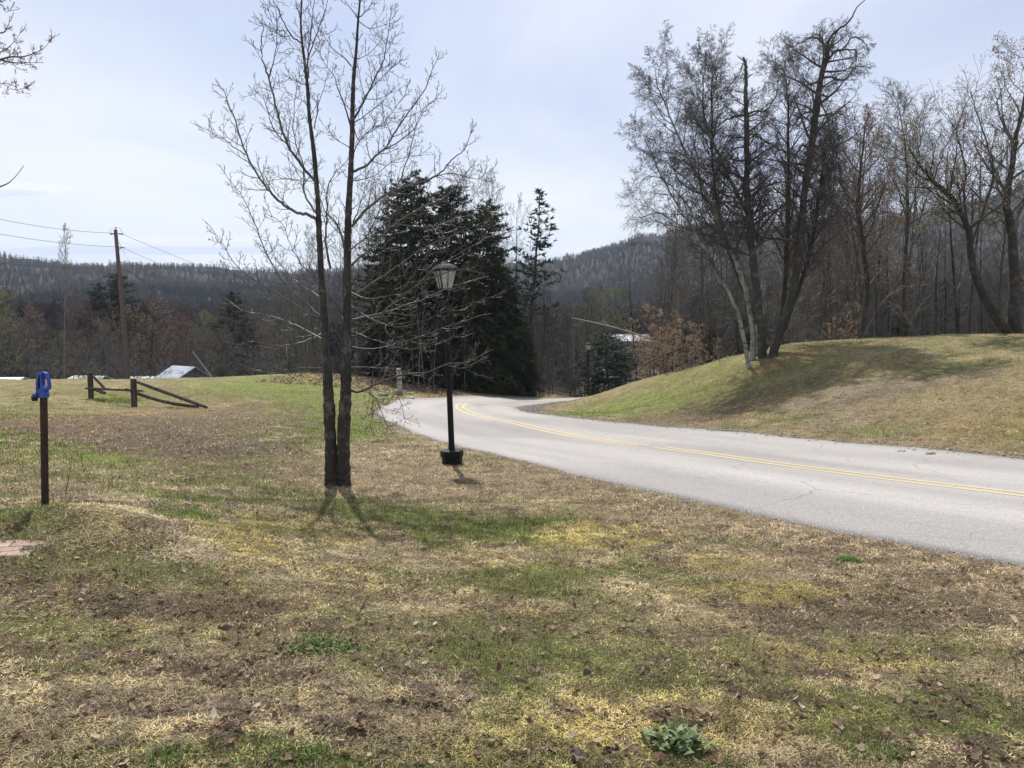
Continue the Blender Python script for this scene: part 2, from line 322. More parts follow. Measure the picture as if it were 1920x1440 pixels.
# far land: elevation (as a row of the photograph at a given distance), by bearing
sk_x = np.array([-1500, -600, 0, 100, 200, 300, 420, 600, 800, 1000, 1060, 1130, 1180, 1240, 1300, 1400, 1560, 1700, 1780, 1850, 1920, 2150, 2600, 3500])
sk_y = np.array([500, 485, 488, 493, 501, 503, 505, 506, 500, 497, 488, 477, 461, 440, 424, 418, 414, 403, 391, 370, 350, 305, 330, 420])
def tan_of_row(py): return (720 - py) / F_PX - math.tan(PITCH)
def zfar(x, y):
    y_ = np.maximum(y, 1.0); r = np.hypot(x, y)
    px = 960 + F_PX * np.clip(x / y_, -3, 3)
    right = sstep(1020, 1300, px)                    # the mountain side lies farther off
    D = 900 + 750 * right
    sk = np.interp(px, sk_x, sk_y) + 5 * (fbm(px / 60.0, px * 0, 31, 4) - .5)
    row = np.empty_like(r)
    # rows at fixed distances, left and right versions
    dl = [0, 60, 120, 200, 300, 450, 650]; rl = [760, 765, 730, 690, 650, 606, 556]
    dr = [0, 60, 120, 250, 450, 800, 1200]; rr_ = [700, 668, 672, 660, 610, 545, 480]
    dm = [0, 60, 120, 200, 300, 450, 650]; rm = [742, 745, 735, 700, 655, 610, 565]
    L = np.interp(r, dl + [900], rl + [0]); Rr = np.interp(r, dr + [1650], rr_ + [0]); Mm = np.interp(r, dm + [900], rm + [0])
    fl = np.clip((r - 650) / 250, 0, 1); L = np.where(r > 650, 556 + (sk - 556) * fl, L)
    Mm = np.where(r > 650, 565 + (sk - 565) * fl, Mm)
    fr = np.clip((r - 1200) / 450, 0, 1); e12 = np.minimum(480, sk + 45)
    Rr = np.interp(r, dr, rr_); Rr = np.where(r > 800, 545 + (e12 - 545) * np.clip((r - 800) / 400, 0, 1), Rr)
    Rr = np.where(r > 1200, e12 + (sk - e12) * fr, Rr)
    wm = sstep(560, 760, px) * (1 - sstep(1180, 1330, px)); wr = sstep(1180, 1330, px)
    row = L * (1 - wm - wr) + Mm * wm + Rr * wr
    z = tan_of_row(row) * np.minimum(y_, D)
    z = z + (fbm(x / 90, y / 90, 7, 4) - .5) * np.clip((r - 120) / 500, 0, 1) * 26
    z = z - np.clip(r - D, 0, 3000) * 0.03
    return z
# road stations: x, y, width to the outer (near) edge, width to the inner edge
ST = np.array([(19, -9, 3.9, 3.6), (12.6, -.5, 3.9, 3.6), (9.2, 4.5, 3.9, 3.6), (6.2, 9.0, 3.9, 3.55), (3.45, 14.3, 3.95, 3.4), (1.6, 18.3, 3.8, 2.9), (0.0, 22.3, 3.5, 2.5),
               (-1.35, 26.0, 3.25, 2.4), (-2.05, 29.5, 3.05, 2.4), (-2.0, 33.3, 2.9, 2.6), (-.7, 36.8, 2.8, 2.7), (2.0, 40.2, 2.8, 2.8), (6.4, 44.4, 2.8, 2.8), (11, 48, 2.8, 2.8), (17, 53, 2.8, 2.8), (24, 59, 2.8, 2.8)])
def catmull(A, n):
    out = []
    for i in range(len(A) - 1):
        p0, p1, p2, p3 = A[max(i - 1, 0)], A[i], A[i + 1], A[min(i + 2, len(A) - 1)]
        for k in range(n):
            t = k / n; out.append(0.5 * ((2 * p1) + (-p0 + p2) * t + (2 * p0 - 5 * p1 + 4 * p2 - p3) * t * t + (-p0 + 3 * p1 - 3 * p2 + p3) * t ** 3))
    out.append(A[-1]); return np.array(out)
RD = catmull(ST, 16)
_T = np.gradient(RD[:, :2], axis=0); _T /= np.linalg.norm(_T, axis=1)[:, None]
RN = np.stack([_T[:, 1], -_T[:, 0]], 1)            # to the right of travel = inner side
RS = np.concatenate([[0], np.cumsum(np.linalg.norm(np.diff(RD[:, :2], axis=0), axis=1))])
def road_off(x, y):
    """signed clearance: <0 inside the road, >0 metres outside"""
    q = np.stack([x, y], -1).reshape(-1, 2); out = np.empty(len(q))
    for i in range(0, len(q), 20000):
        qq = q[i:i + 20000]; d = qq[:, None] - RD[None, :, :2]; d2 = (d ** 2).sum(-1); k = d2.argmin(1)
        dd = d[np.arange(len(qq)), k]; lat = (dd * RN[k]).sum(1)
        w = np.where(lat > 0, RD[k, 3], RD[k, 2])
        dist = np.maximum(np.abs(lat), np.sqrt((dd ** 2).sum(1)) * 0.98)
        out[i:i + 20000] = dist - w
    return out.reshape(np.shape(x))
def Zs(x, y):          # smooth ground
    x = np.asarray(x, float); y = np.asarray(y, float); r = np.hypot(x, y)
    b = sstep(48, 85, r); z = np.zeros_like(r)
    m = r < 85
    if m.any(): z[m] = tps(x[m], y[m])
    zf = zfar(x, y)
    return z * (1 - b) + zf * b
def ZZ(x, y): return float(Zs(np.array([x]), np.array([y]))[0])
def near_relief(x, y, ro):
    r = np.hypot(x, y)
    k = np.clip(ro / 0.5, 0, 1) * np.clip(1.6 - r / 60, 0.2, 1) * (1 + .8 * sstep(12, 20, r))
    md = .13 * np.exp(-((x + 3.05) / .62) ** 2 - ((y - 5.35) / .36) ** 2)
    return md + k * ((fbm(x / .9, y / .9, 3, 3) - .5) * .08 + (fbm(x / .16, y / .16, 5, 3) - .5) * .05 * np.clip(1.3 - r / 12, 0, 1))
_ds = np.exp(np.linspace(math.log(1.5), math.log(120), 1500))
def G(px, py):
    """ground point seen at a row and column of the photograph"""
    a, b, c = ray(px, py); t = _ds / b; x = a * t; y = _ds; z = c * t
    g = Zs(x, y); k = int(np.argmax(z < g))
    return (float(x[k]), float(y[k]), float(g[k]))

# ------------------------------------------------------------ ground cover map
GREEN, LUSH, STRAW, TAN, DARK, MOSS, GREY, ORG = range(8)
COLS = np.array([(0.165, 0.195, 0.050), (0.19, 0.27, 0.045), (0.42, 0.345, 0.18), (0.34, 0.26, 0.16), (0.090, 0.060, 0.038), (0.35, 0.285, 0.07), (0.26, 0.22, 0.175), (0.31, 0.19, 0.075)])
pt = [  # px, py, rx, ry, type, strength
 (560,722,230,22,GREEN,.9),(600,775,140,45,GREEN,.9),(640,745,90,25,LUSH,.6),(200,735,330,14,GREEN,.55),(470,735,140,22,LUSH,.75),(560,715,220,18,LUSH,.6),(620,800,120,30,LUSH,.4),(260,748,80,12,LUSH,.6),
 (1130,768,110,12,LUSH,.9),(1250,735,130,28,LUSH,.55),(1400,715,170,42,GREEN,.8),(1290,765,120,30,GREEN,.5),(880,990,260,36,GREEN,.95),(680,955,150,30,GREEN,.8),(1050,1020,140,24,GREEN,.6),(780,960,120,18,LUSH,.35),
 (190,868,90,20,LUSH,.7),(280,930,140,20,GREEN,.5),(330,975,80,25,LUSH,.5),(600,1000,120,30,MOSS,.5),(1590,1048,25,8,LUSH,1),(605,1200,48,22,LUSH,.8),(1000,1085,160,30,GREEN,.9),(1180,1072,80,14,LUSH,.5),
 (1265,1370,40,22,LUSH,.7),(1720,1330,240,90,GREEN,.5),(1150,1250,320,90,GREEN,.4),(900,1180,160,60,GREEN,.35),(480,1410,200,40,GREEN,.6),(1500,1240,300,40,MOSS,.35),(430,1120,110,30,GREEN,.5),
 (1750,633,300,5,LUSH,.7),(1800,660,150,20,GREEN,.4),(1450,700,120,20,GREEN,.5),(1250,800,200,12,TAN,.4),
 (150,815,340,34,DARK,.9),(300,1130,380,45,DARK,.95),(80,1220,200,30,DARK,.6),(480,1260,160,22,DARK,.5),(560,1180,200,25,DARK,.5),(330,1235,220,25,DARK,.55),(700,1115,200,18,DARK,.5),(1650,1145,380,45,DARK,.6),(1350,770,170,24,DARK,.7),(1620,740,200,22,GREY,.7),(1560,790,140,18,GREY,.6),(1480,720,120,14,DARK,.55),(1700,735,160,12,DARK,.45),(1860,780,110,18,ORG,.5),(1650,815,90,9,LUSH,.5),(1430,800,120,10,GREEN,.6),(1800,690,90,10,GREEN,.6),(1880,845,70,9,DARK,.6),
 (960,905,330,38,TAN,.95),(700,870,150,40,TAN,.7),(1300,985,220,30,TAN,.8),(1600,1060,300,30,TAN,.8),(1150,1000,170,28,MOSS,.85),(1420,1115,160,24,MOSS,.8),(1330,1060,120,20,MOSS,.5),(1750,830,200,14,ORG,.5),(1500,668,90,8,ORG,.7),(1650,690,110,10,ORG,.35),
 (1700,770,220,30,TAN,.6),(1850,720,120,60,TAN,.5),(1100,940,60,10,GREEN,.4),
 (260,1000,150,45,STRAW,.9),(360,1020,60,40,STRAW,.6),(300,778,330,10,TAN,.8),(60,1350,220,40,STRAW,.25),(700,1330,260,40,STRAW,.2),(330,1330,260,30,DARK,.35),(1500,1250,200,24,DARK,.25),(250,905,180,30,STRAW,.4),(1300,1330,300,60,MOSS,.35),(460,1020,110,40,MOSS,.6),(1430,1350,120,50,ORG,.2),(1000,1400,200,40,MOSS,.4),
 (0,1100,90,30,DARK,.6),(520,735,220,26,LUSH,.7),(640,790,90,35,LUSH,.5),(1012,768,34,7,GREY,.9),(1050,759,40,3,GREY,.7),(640,712,110,14,ORG,.45),(700,722,90,14,DARK,.6),(850,735,200,6,DARK,.9),(330,745,400,8,GREEN,.5),(250,722,260,5,TAN,.4),(560,719,180,13,LUSH,.9),(450,733,120,9,LUSH,.6),(660,778,60,20,LUSH,.6),(590,752,60,12,LUSH,.6),(1130,768,120,12,LUSH,.8),(1250,740,100,22,LUSH,.4),
]
PW = []
for px, py, rx, ry, ty, st in pt:
    c = G(px, py); n_ = G(px, py + ry); f_ = G(px, max(py - ry, py - 40))
    rxw = rx / F_PX * c[1]; ryw = max(abs(f_[1] - n_[1]) / 2, 0.12)
    PW.append((c[0], (n_[1] + f_[1]) / 2, rxw, min(ryw, 9), c[0] / max(c[1], 1), ty, st))
def cover(x, y, ro):
    """RGB of the turf, and green share"""
    r = np.hypot(x, y)
    w = np.zeros(x.shape + (8,)); w[..., STRAW] = .30; w[..., TAN] = .30; w[..., GREEN] = .42 + .2 * sstep(20, 35, r)
    wob = (fbm(x / 1.3, y / 1.3, 41, 4) - .5) * 1.5
    wob2 = (fbm(x / .35, y / .35, 43, 3) - .5) * 1.0
    for cx, cy, rx, ry, sh, ty, st in PW:
        dx_ = (x - cx - sh * (y - cy)) / rx; dy_ = (y - cy) / ry
        m = np.abs(dx_) < 2.2
        q = np.sqrt(dx_ ** 2 + dy_ ** 2) + wob * 1.0 + wob2 * .8
        k = (1 - sstep(.55, 1.25, q)) * st
        w *= (1 - k)[..., None]; w[..., ty] += k
    e = (1 - sstep(0, .55, ro)); e = np.clip(e + (wob2) * .6 * (ro < 1.2), 0, 1) * .7
    w *= (1 - e)[..., None]; w[..., GREY] += e * .4; w[..., TAN] += e * .6
    e = (1 - sstep(.2, 2.0, ro + wob * 1.2)) * .75 * (1 - .8 * sstep(12, 20, y)) * (ro < 3); w *= (1 - e)[..., None]; w[..., TAN] += e
    n1 = fbm(x / .5, y / .5, 51, 4); n2 = fbm(x / .22, y / .22, 57, 3); n3 = fbm(x / 2.5, y / 2.5, 61, 3)
    w[..., GREEN] *= .3 + 1.9 * sstep(.40, .62, n1); w[..., MOSS] += .55 * sstep(.56, .72, n3) * sstep(.45, .6, n2)
    w[..., DARK] += 1.1 * sstep(.54, .68, n2) + .25 * sstep(.55, .7, n1[::1]); w[..., LUSH] *= .5 + sstep(.4, .6, n2)
    w[..., STRAW] *= .5 + 1.6 * sstep(.35, .65, fbm(x / .8 + 9, y / .8, 71, 3))
    return w / w.sum(-1, keepdims=True)

# ------------------------------------------------------------ ground sheet
NT, NR = 440, 520
th = np.radians(np.linspace(-78, 78, NT)); 
rr0 = np.exp(np.linspace(math.log(1.2), math.log(3300), NR))
TH, RR = np.meshgrid(th, rr0)
GX = RR * np.sin(TH); GY = RR * np.cos(TH) - 0.8
zs = Zs(GX, GY)
ro = np.full(GX.shape, 50.0); m_ = RR < 75; ro[m_] = road_off(GX[m_], GY[m_])
GZ = zs + near_relief(GX, GY, ro)
GZ = GZ - 0.07 * (1 - sstep(-.25, 0.02, ro))
wc = cover(GX, GY, ro)
gcol = wc @ COLS
farm = sstep(46, 62, np.hypot(GX, GY)) * (1 - 0)
wood = np.array([0.036, 0.031, 0.027])
gcol = gcol * (1 - farm[..., None]) + wood * farm[..., None]
V = np.stack([GX, GY, GZ], -1).reshape(-1, 3)
ii = (np.arange(NR - 1)[:, None] * NT + np.arange(NT - 1)[None]).ravel()
Q = np.stack([ii, ii + 1, ii + 1 + NT, ii + NT], 1)
gm = mesh_np('ground', V, Q, col=gcol.reshape(-1, 3))
M['ground'] = mg = mat('turf', (1, 1, 1), 0.95, None, None, 0.1, attr='Col')
def ground_nodes(m):
    n = m.node_tree.nodes; l = m.node_tree.links; b = n['Principled BSDF']
    a = [q for q in n if q.type == 'ATTRIBUTE'][0]; t = [q for q in n if q.type == 'TEX_COORD'][0]
    prev = a.outputs['Color']; ta_ = n.new('ShaderNodeAttribute'); ta_.attribute_name = 'turf'
    for sc, lo, hi, c2, amt in ((55, .49, .60, (.04, .028, .018), .7), (90, .50, .62, (.50, .41, .25), .7), (14, .52, .66, (.07, .05, .035), .5), (24, .55, .68, (.13, .16, .04), .35), (2.6, .54, .66, (.09, .062, .04), .45), (5.5, .54, .64, (.08, .06, .035), .5), (4.2, .55, .66, (.42, .34, .19), .45), (7.5, .56, .66, (.46, .38, .24), .5)):  # soil and straw speckle; darkest flecks paint in shade between blades
        tx = n.new('ShaderNodeTexNoise'); tx.inputs['Scale'].default_value = sc; tx.inputs['Detail'].default_value = 5; tx.inputs['Roughness'].default_value = .7
        l.new(t.outputs['Object'], tx.inputs['Vector'])
        r = n.new('ShaderNodeMapRange'); r.inputs['From Min'].default_value = lo; r.inputs['From Max'].default_value = hi; r.inputs['To Max'].default_value = amt
        l.new(tx.outputs['Fac'], r.inputs['Value'])
        mx = n.new('ShaderNodeMix'); mx.data_type = 'RGBA'; mx.inputs['B'].default_value = (*c2, 1)
        mu = n.new('ShaderNodeMath'); mu.operation = 'MULTIPLY'; l.new(r.outputs[0], mu.inputs[0]); l.new(ta_.outputs['Fac'], mu.inputs[1])
        l.new(mu.outputs[0], mx.inputs['Factor']); l.new(prev, mx.inputs['A']); prev = mx.outputs['Result']
    l.new(prev, b.inputs['Base Color'])
    tx = n.new('ShaderNodeTexNoise'); tx.inputs['Scale'].default_value = 38; tx.inputs['Detail'].default_value = 8; tx.inputs['Roughness'].default_value = .75
    l.new(t.outputs['Object'], tx.inputs['Vector'])
    bp = n.new('ShaderNodeBump'); bp.inputs['Strength'].default_value = 1; bp.inputs['Distance'].default_value = .05
    l.new(tx.outputs['Fac'], bp.inputs['Height'])
    tx2 = n.new('ShaderNodeTexNoise'); tx2.inputs['Scale'].default_value = 5; tx2.inputs['Detail'].default_value = 6
    l.new(t.outputs['Object'], tx2.inputs['Vector'])
    bp2 = n.new('ShaderNodeBump'); bp2.inputs['Strength'].default_value = .7; bp2.inputs['Distance'].default_value = .12
    l.new(tx2.outputs['Fac'], bp2.inputs['Height']); l.new(bp2.outputs[0], bp.inputs['Normal']); l.new(bp.outputs[0], b.inputs['Normal'])
ground_nodes(mg)
ta = gm.attributes.new('turf', 'FLOAT', 'POINT'); ta.data.foreach_set('value', (1 - farm * .9).astype(np.float32).ravel())
go = obj('ground', gm, mg, kind='structure')

# ------------------------------------------------------------ road
NX = 41
rw = []
for k in range(len(RD)):
    wob_l = 0.16 * (vnoise(np.array([RS[k] / .7]), np.array([0.]), 5)[0] - .5) + .05 * (vnoise(np.array([RS[k] / .2]), np.array([3.]), 6)[0] - .5)
    u = np.linspace(-(RD[k, 2] + wob_l), RD[k, 3] + wob_l, NX)
    x = RD[k, 0] + RN[k, 0] * u; y = RD[k, 1] + RN[k, 1] * u
    rw.append(np.stack([x, y, u], 1))
rw = np.array(rw); K = len(RD)
rz = Zs(rw[..., 0], rw[..., 1]) + .012
V = np.stack([rw[..., 0], rw[..., 1], rz], -1).reshape(-1, 3)
sk_l = V.reshape(K, NX, 3)[:, [0, -1]].copy(); sk_l[..., 2] -= .09
sk_l[:, 0, :2] -= RN * .05; sk_l[:, 1, :2] += RN * .05
V = np.concatenate([V, sk_l[:, 0], sk_l[:, 1]])
ii = (np.arange(K - 1)[:, None] * NX + np.arange(NX - 1)[None]).ravel(); Q = np.stack([ii, ii + 1, ii + NX + 1, ii + NX], 1)
b0 = K * NX; j = np.arange(K - 1)
Q = np.concatenate([Q, np.stack([b0 + j, j * NX, (j + 1) * NX, b0 + j + 1], 1), np.stack([j * NX + NX - 1, b0 + K + j, b0 + K + j + 1, (j + 1) * NX + NX - 1], 1)])
ul = rw[..., 2]; along = RS[:, None] + ul * 0
wear = 1 - .10 * np.exp(-((np.abs(ul) - .75) / .28) ** 2) - .12 * np.exp(-((np.abs(ul) - 2.45) / .30) ** 2) + .07 * np.exp(-((np.abs(ul) - 1.6) / .4) ** 2)
wear = wear * (.86 + .28 * fbm(along / 3.5, ul / .8, 201, 4)) * (1 - .22 * sstep(.5, .7, fbm(along / 7, ul / 1.6, 207, 3)))
edge_ = np.minimum(RD[:, 3:4] - ul, ul + RD[:, 2:3]); wear = wear * (1 - .30 * np.exp(-(edge_ / .16) ** 2))
rc = (wear[..., None] * np.array([1, .955, .90]) * .352).reshape(-1, 3); rc = np.concatenate([rc, np.full((2 * K, 3), .12)])
rmesh = mesh_np('road', V, Q, col=rc)
mr_ = mat('worn_asphalt', (1, 1, 1), 0.85, [(18, (0.28, 0.265, 0.25), .54, .72), (45, (0.17, 0.165, 0.16), .54, .66), (70, (0.60, 0.58, 0.55), .56, .66)], (60, .8, .012), .25, attr='Col')
def cracks(m, amt=.7, mortar=(.20, .19, .18), base_in=None):
    n = m.node_tree.nodes; l = m.node_tree.links; b = n['Principled BSDF']; t = [q for q in n if q.type == 'TEX_COORD'][0]
    prev = b.inputs['Base Color'].links[0].from_socket
    for sc, w, seed, lo, hi in ((.42, .006, 0, .44, .52), (1.1, .008, 7, .5, .56)):
        wn_ = n.new('ShaderNodeTexNoise'); wn_.inputs['Scale'].default_value = 1.4; wn_.inputs['Detail'].default_value = 5
        l.new(t.outputs['Object'], wn_.inputs['Vector'])
        mm = n.new('ShaderNodeMix'); mm.data_type = 'RGBA'; mm.blend_type = 'ADD'; mm.inputs['Factor'].default_value = .55
        l.new(t.outputs['Object'], mm.inputs['A']); l.new(wn_.outputs['Color'], mm.inputs['B'])
        mpp = n.new('ShaderNodeMapping'); mpp.inputs['Location'].default_value = (seed, seed * .5, 0); l.new(mm.outputs['Result'], mpp.inputs[0])
        vo = n.new('ShaderNodeTexVoronoi'); vo.feature = 'DISTANCE_TO_EDGE'; vo.inputs['Scale'].default_value = sc; l.new(mpp.outputs[0], vo.inputs['Vector'])
        r = n.new('ShaderNodeMapRange'); r.inputs['From Min'].default_value = w; r.inputs['From Max'].default_value = w * .4; l.new(vo.outputs['Distance'], r.inputs['Value'])
        gate = n.new('ShaderNodeTexNoise'); gate.inputs['Scale'].default_value = .35; gate.inputs['Detail'].default_value = 3; l.new(mpp.outputs[0], gate.inputs['Vector'])
        gr = n.new('ShaderNodeMapRange'); gr.inputs['From Min'].default_value = lo; gr.inputs['From Max'].default_value = hi; gr.inputs['To Max'].default_value = amt; l.new(gate.outputs['Fac'], gr.inputs['Value'])
        mu = n.new('ShaderNodeMath'); mu.operation = 'MULTIPLY'; l.new(r.outputs[0], mu.inputs[0]); l.new(gr.outputs[0], mu.inputs[1])
        mx = n.new('ShaderNodeMix'); mx.data_type = 'RGBA'; mx.inputs['B'].default_value = (*mortar, 1)
        l.new(mu.outputs[0], mx.inputs['Factor']); l.new(prev, mx.inputs['A']); prev = mx.outputs['Result']
    l.new(prev, b.inputs['Base Color'])
cracks(mr_)
road = obj('road', rmesh, mr_, kind='structure')
my = mat('worn_yellow_paint', (0.62, 0.48, 0.21), 0.75, [(5, (0.46, 0.42, 0.34), .52, .68), (60, (0.5, 0.42, 0.26), .52, .66)], (90, .3, .004))
G0 = float(np.interp(15.0, RD[:, 1], RS))
for side in (-1, 1):
    Vq = []; Qq = []; gaps = [(g0, g0 + .3) for g0 in (14.2, 17.9)] + [(G0, G0 + .7)] if side < 0 else [(12.5, 12.8), (G0 + .1, G0 + .6)]
    on = []
    for k in range(K):
        c_ = side * .14 - .02
        for e_ in (-.042, .042):
            u = c_ + e_; x = RD[k, 0] + RN[k, 0] * u; y = RD[k, 1] + RN[k, 1] * u; Vq.append((x, y))
    Vq = np.array(Vq)
    # height read off the road sheet itself (linear between its columns)
    zz = []
    for k in range(K):
        us = rw[k, :, 2]
        for e_ in (-.042, .042): zz.append(np.interp(side * .14 - .02 + e_, us, rz[k]) + .004)
    Vq = np.column_stack([Vq, zz])
    for k in range(K - 1):
        if RS[k] < 3 or RD[k, 1] > 44 or any(a < RS[k] < b for a, b in gaps): continue
        Qq.append((2 * k, 2 * k + 1, 2 * k + 3, 2 * k + 2))
    o = obj('centre_line', mesh_np('centre_line', Vq, np.array(Qq)), my, road)
# ------------------------------------------------------------ branch generator
def nrm(v):
    l = math.sqrt(v[0] * v[0] + v[1] * v[1] + v[2] * v[2]) or 1; return (v[0] / l, v[1] / l, v[2] / l)
def perp(d, a):
    """unit vector square to d at roll angle a"""
    if abs(d[2]) < .95: u = nrm((d[1], -d[0], 0))
    else: u = nrm((0, d[2], -d[1]))
    w = (d[1] * u[2] - d[2] * u[1], d[2] * u[0] - d[0] * u[2], d[0] * u[1] - d[1] * u[0])
    c, s_ = math.cos(a), math.sin(a)
    return (u[0] * c + w[0] * s_, u[1] * c + w[1] * s_, u[2] * c + w[2] * s_)
def grow(out, rg, p, d, L, r, lvl, pr):
    seg = pr['seg'][lvl]; st = L / seg; pts = [p]; rad = [r]; up = pr['up'][lvl]; wb = pr['wob'][lvl]; rm = pr['rmin']
    dirs = [d]
    for k in range(seg):
        g = rg.gauss
        d = nrm((d[0] + g(0, wb), d[1] + g(0, wb), d[2] + g(0, wb) + up))
        p = (p[0] + d[0] * st, p[1] + d[1] * st, p[2] + d[2] * st); pts.append(p); dirs.append(d)
        rad.append(max(r * (1 - (k + 1) / seg * pr['taper'][lvl]), rm))
    out.append((lvl, pts, rad)); dress(out, rg, pts, dirs, rad, L, lvl, pr)
def dress(out, rg, pts, dirs, rad, L, lvl, pr, start=None, n=None):
    if lvl >= pr['max']: return
    n = pr['n'][lvl] if n is None else n
    n = max(1, int(n * rg.uniform(.8, 1.2))); s0 = pr['start'][lvl] if start is None else start
    roll = rg.uniform(0, 6.28); K = len(pts) - 1
    for c in range(n):
        f = s0 + (1 - s0) * ((c + rg.random() * .8) / n); q = f * K; i = min(int(q), K - 1); t = q - i
        a, b = pts[i], pts[i + 1]
        p = (a[0] + (b[0] - a[0]) * t, a[1] + (b[1] - a[1]) * t, a[2] + (b[2] - a[2]) * t)
        roll += 2.4 + rg.uniform(-.5, .5)
        ang = pr['ang'][lvl] * rg.uniform(.7, 1.25); v = perp(dirs[i], roll); ca, sa = math.cos(ang), math.sin(ang)
        d = nrm((dirs[i][0] * ca + v[0] * sa, dirs[i][1] * ca + v[1] * sa, dirs[i][2] * ca + v[2] * sa))
        ln = L * pr['ratio'][lvl] * (1 - pr['short'][lvl] * (f - s0) / (1.001 - s0)) * rg.uniform(.6, 1.2)
        r = max(min((rad[i] * (1 - t) + rad[i + 1] * t) * pr['rr'], ln * .03), pr['rmin'])
        grow(out, rg, p, d, ln, r, lvl + 1, pr)
def tubes(polys, sides):
    Vs = []; Qs = []; base = 0; groups = {}
    for pts, rad in polys: groups.setdefault(len(pts), []).append((pts, rad))
    for K, g in groups.items():
        Pp = np.array([a for a, _ in g], float); R = np.array([b for _, b in g], float); n = len(g)
        T = np.gradient(Pp, axis=1); T /= np.linalg.norm(T, axis=2, keepdims=True) + 1e-9
        ref = np.where(np.abs(T[:, :1, 2:3]) > .75, np.array([1., 0.05, 0]), np.array([0.05, 0, 1.]))
        U = np.cross(T, np.broadcast_to(ref, T.shape)); U /= np.linalg.norm(U, axis=2, keepdims=True) + 1e-9
        Wv = np.cross(T, U); a = np.arange(sides) * 2 * math.pi / sides
        V = Pp[:, :, None] + R[:, :, None, None] * (U[:, :, None] * np.cos(a)[:, None] + Wv[:, :, None] * np.sin(a)[:, None])
        idx = base + np.arange(n * K * sides).reshape(n, K, sides)
        q = np.stack([idx[:, :-1], np.roll(idx, -1, 2)[:, :-1], np.roll(idx, -1, 2)[:, 1:], idx[:, 1:]], -1).reshape(-1, 4)
        Vs.append(V.reshape(-1, 3)); Qs.append(q); base += n * K * sides
    return np.concatenate(Vs), np.concatenate(Qs)
def smooth_line(pts, rad, sub):
    A = np.column_stack([np.array(pts, float), rad]); B = catmull(A, sub)
    return [tuple(b[:3]) for b in B], [max(float(b[3]), .002) for b in B]
def dirs_of(pts):
    o = []
    for i in range(len(pts)):
        a = pts[max(i - 1, 0)]; b = pts[min(i + 1, len(pts) - 1)]; o.append(nrm((b[0] - a[0], b[1] - a[1], b[2] - a[2])))
    return o
def tips(out, lvl):
    return [(pts[-1], pts[-2]) for l, pts, _ in out if l >= lvl]
def bud_mesh(name, tp, size, per, rg, spread=.5, along=True):
    """small bent leaves or flower clusters at twig ends: one triangle pair each"""
    n = len(tp) * per; c = np.repeat(np.array([t[0] for t in tp]), per, 0); b = np.repeat(np.array([t[1] for t in tp]), per, 0)
    g = np.random.default_rng(rg.randrange(10 ** 6)); f = g.random((n, 1)) if along else 0
    c = c + (b - c) * f + g.normal(0, spread * size, (n, 3))
    u = g.normal(0, 1, (n, 3)); u /= np.linalg.norm(u, axis=1)[:, None]; v = g.normal(0, 1, (n, 3)); v -= u * (u * v).sum(1)[:, None]; v /= np.linalg.norm(v, axis=1)[:, None]
    s_ = size * g.uniform(.6, 1.3, (n, 1)); 
    V = np.stack([c - u * s_ * .5, c + v * s_ * .32, c + u * s_ * .5, c - v * s_ * .32], 1).reshape(-1, 3)
    return mesh_np(name, V, np.arange(n * 4).reshape(n, 4), smooth=False)
def split_meshes(out, tl=0, s0=7, s1=4, s2=3):
    tr = tubes([(p, r) for l, p, r in out if l <= tl], s0)
    mid = [(p, r) for l, p, r in out if l == tl + 1]; fin = [(p, r) for l, p, r in out if l > tl + 1]
    Vs = []; Qs = []; b = 0
    for pl, s_ in ((mid, s1), (fin, s2)):
        if pl:
            v, q = tubes(pl, s_); Vs.append(v); Qs.append(q + b); b += len(v)
    return tr, (np.concatenate(Vs), np.concatenate(Qs)) if Vs else None
def copy_tree(o, loc, rz, sc, label=None, group=None):
    c = o.copy(); C.objects.link(c); c.location = loc; c.rotation_euler = (o.rotation_euler[0], o.rotation_euler[1], rz); c.scale = (sc[0], sc[0], sc[1])
    if label: c['label'] = label
    if group: c['group'] = group
    for ch in o.children:
        d = ch.copy(); C.objects.link(d); d.parent = c
    return c
def hide_unlinked(o):
    pass
# parameter sets
WOODP = dict(max=3, n=[20, 8, 6], seg=[9, 4, 3, 2], up=[.02, .10, .07, .05], wob=[.035, .10, .13, .16], taper=[.9, .85, .8, .6], start=[.28, .25, .2],
             ang=[.75, .75, .7], ratio=[.34, .5, .5], short=[.62, .5, .4], rr=.5, rmin=.009)
def wood_proto(seed, H, r, **kw):
    rg = random.Random(seed); pr = dict(WOODP); pr.update(kw); out = []
    grow(out, rg, (0, 0, -.4), (rg.uniform(-.06, .06), rg.uniform(-.06, .06), 1), H, r, 0, pr); return out
PROTO = {}
def make_proto(key, out, mb, mt, name='bare_tree', buds=None):
    tr, cr_ = split_meshes(out, 0, 6, 3, 3)
    d = {'name': name, 'parts': [('trunk', mesh_np(key + '_trunk', *tr), mb), ('crown', mesh_np(key + '_crown', *cr_), mt)]}
    if buds: d['parts'].append(('buds', bud_mesh(key + '_buds', tips(out, 3), buds[1], buds[2], random.Random(3)), buds[0]))
    for _, me, m in d['parts']: me.materials.append(m)
    PROTO[key] = d
def plant(key, loc, rz, sc, label, group=None, name=None, cat='tree', bud=None):
    """loc on the ground; sc=(width, height)"""
    p = PROTO[key]; e = empty(name or p['name'], loc, label, cat, group, rz, rx=rng.gauss(0, .035), ry=rng.gauss(0, .045)); e.scale = (sc[0], sc[0], sc[1])
    for nm, me, m in p['parts']:
        o = bpy.data.objects.new(nm, me); C.objects.link(o); o.parent = e
        if nm in ('buds', 'foliage'): o['kind'] = 'stuff'
    return e
make_proto('wood_a', wood_proto(1, 14, .13), M['wood_bark'], M['wood_twig'])
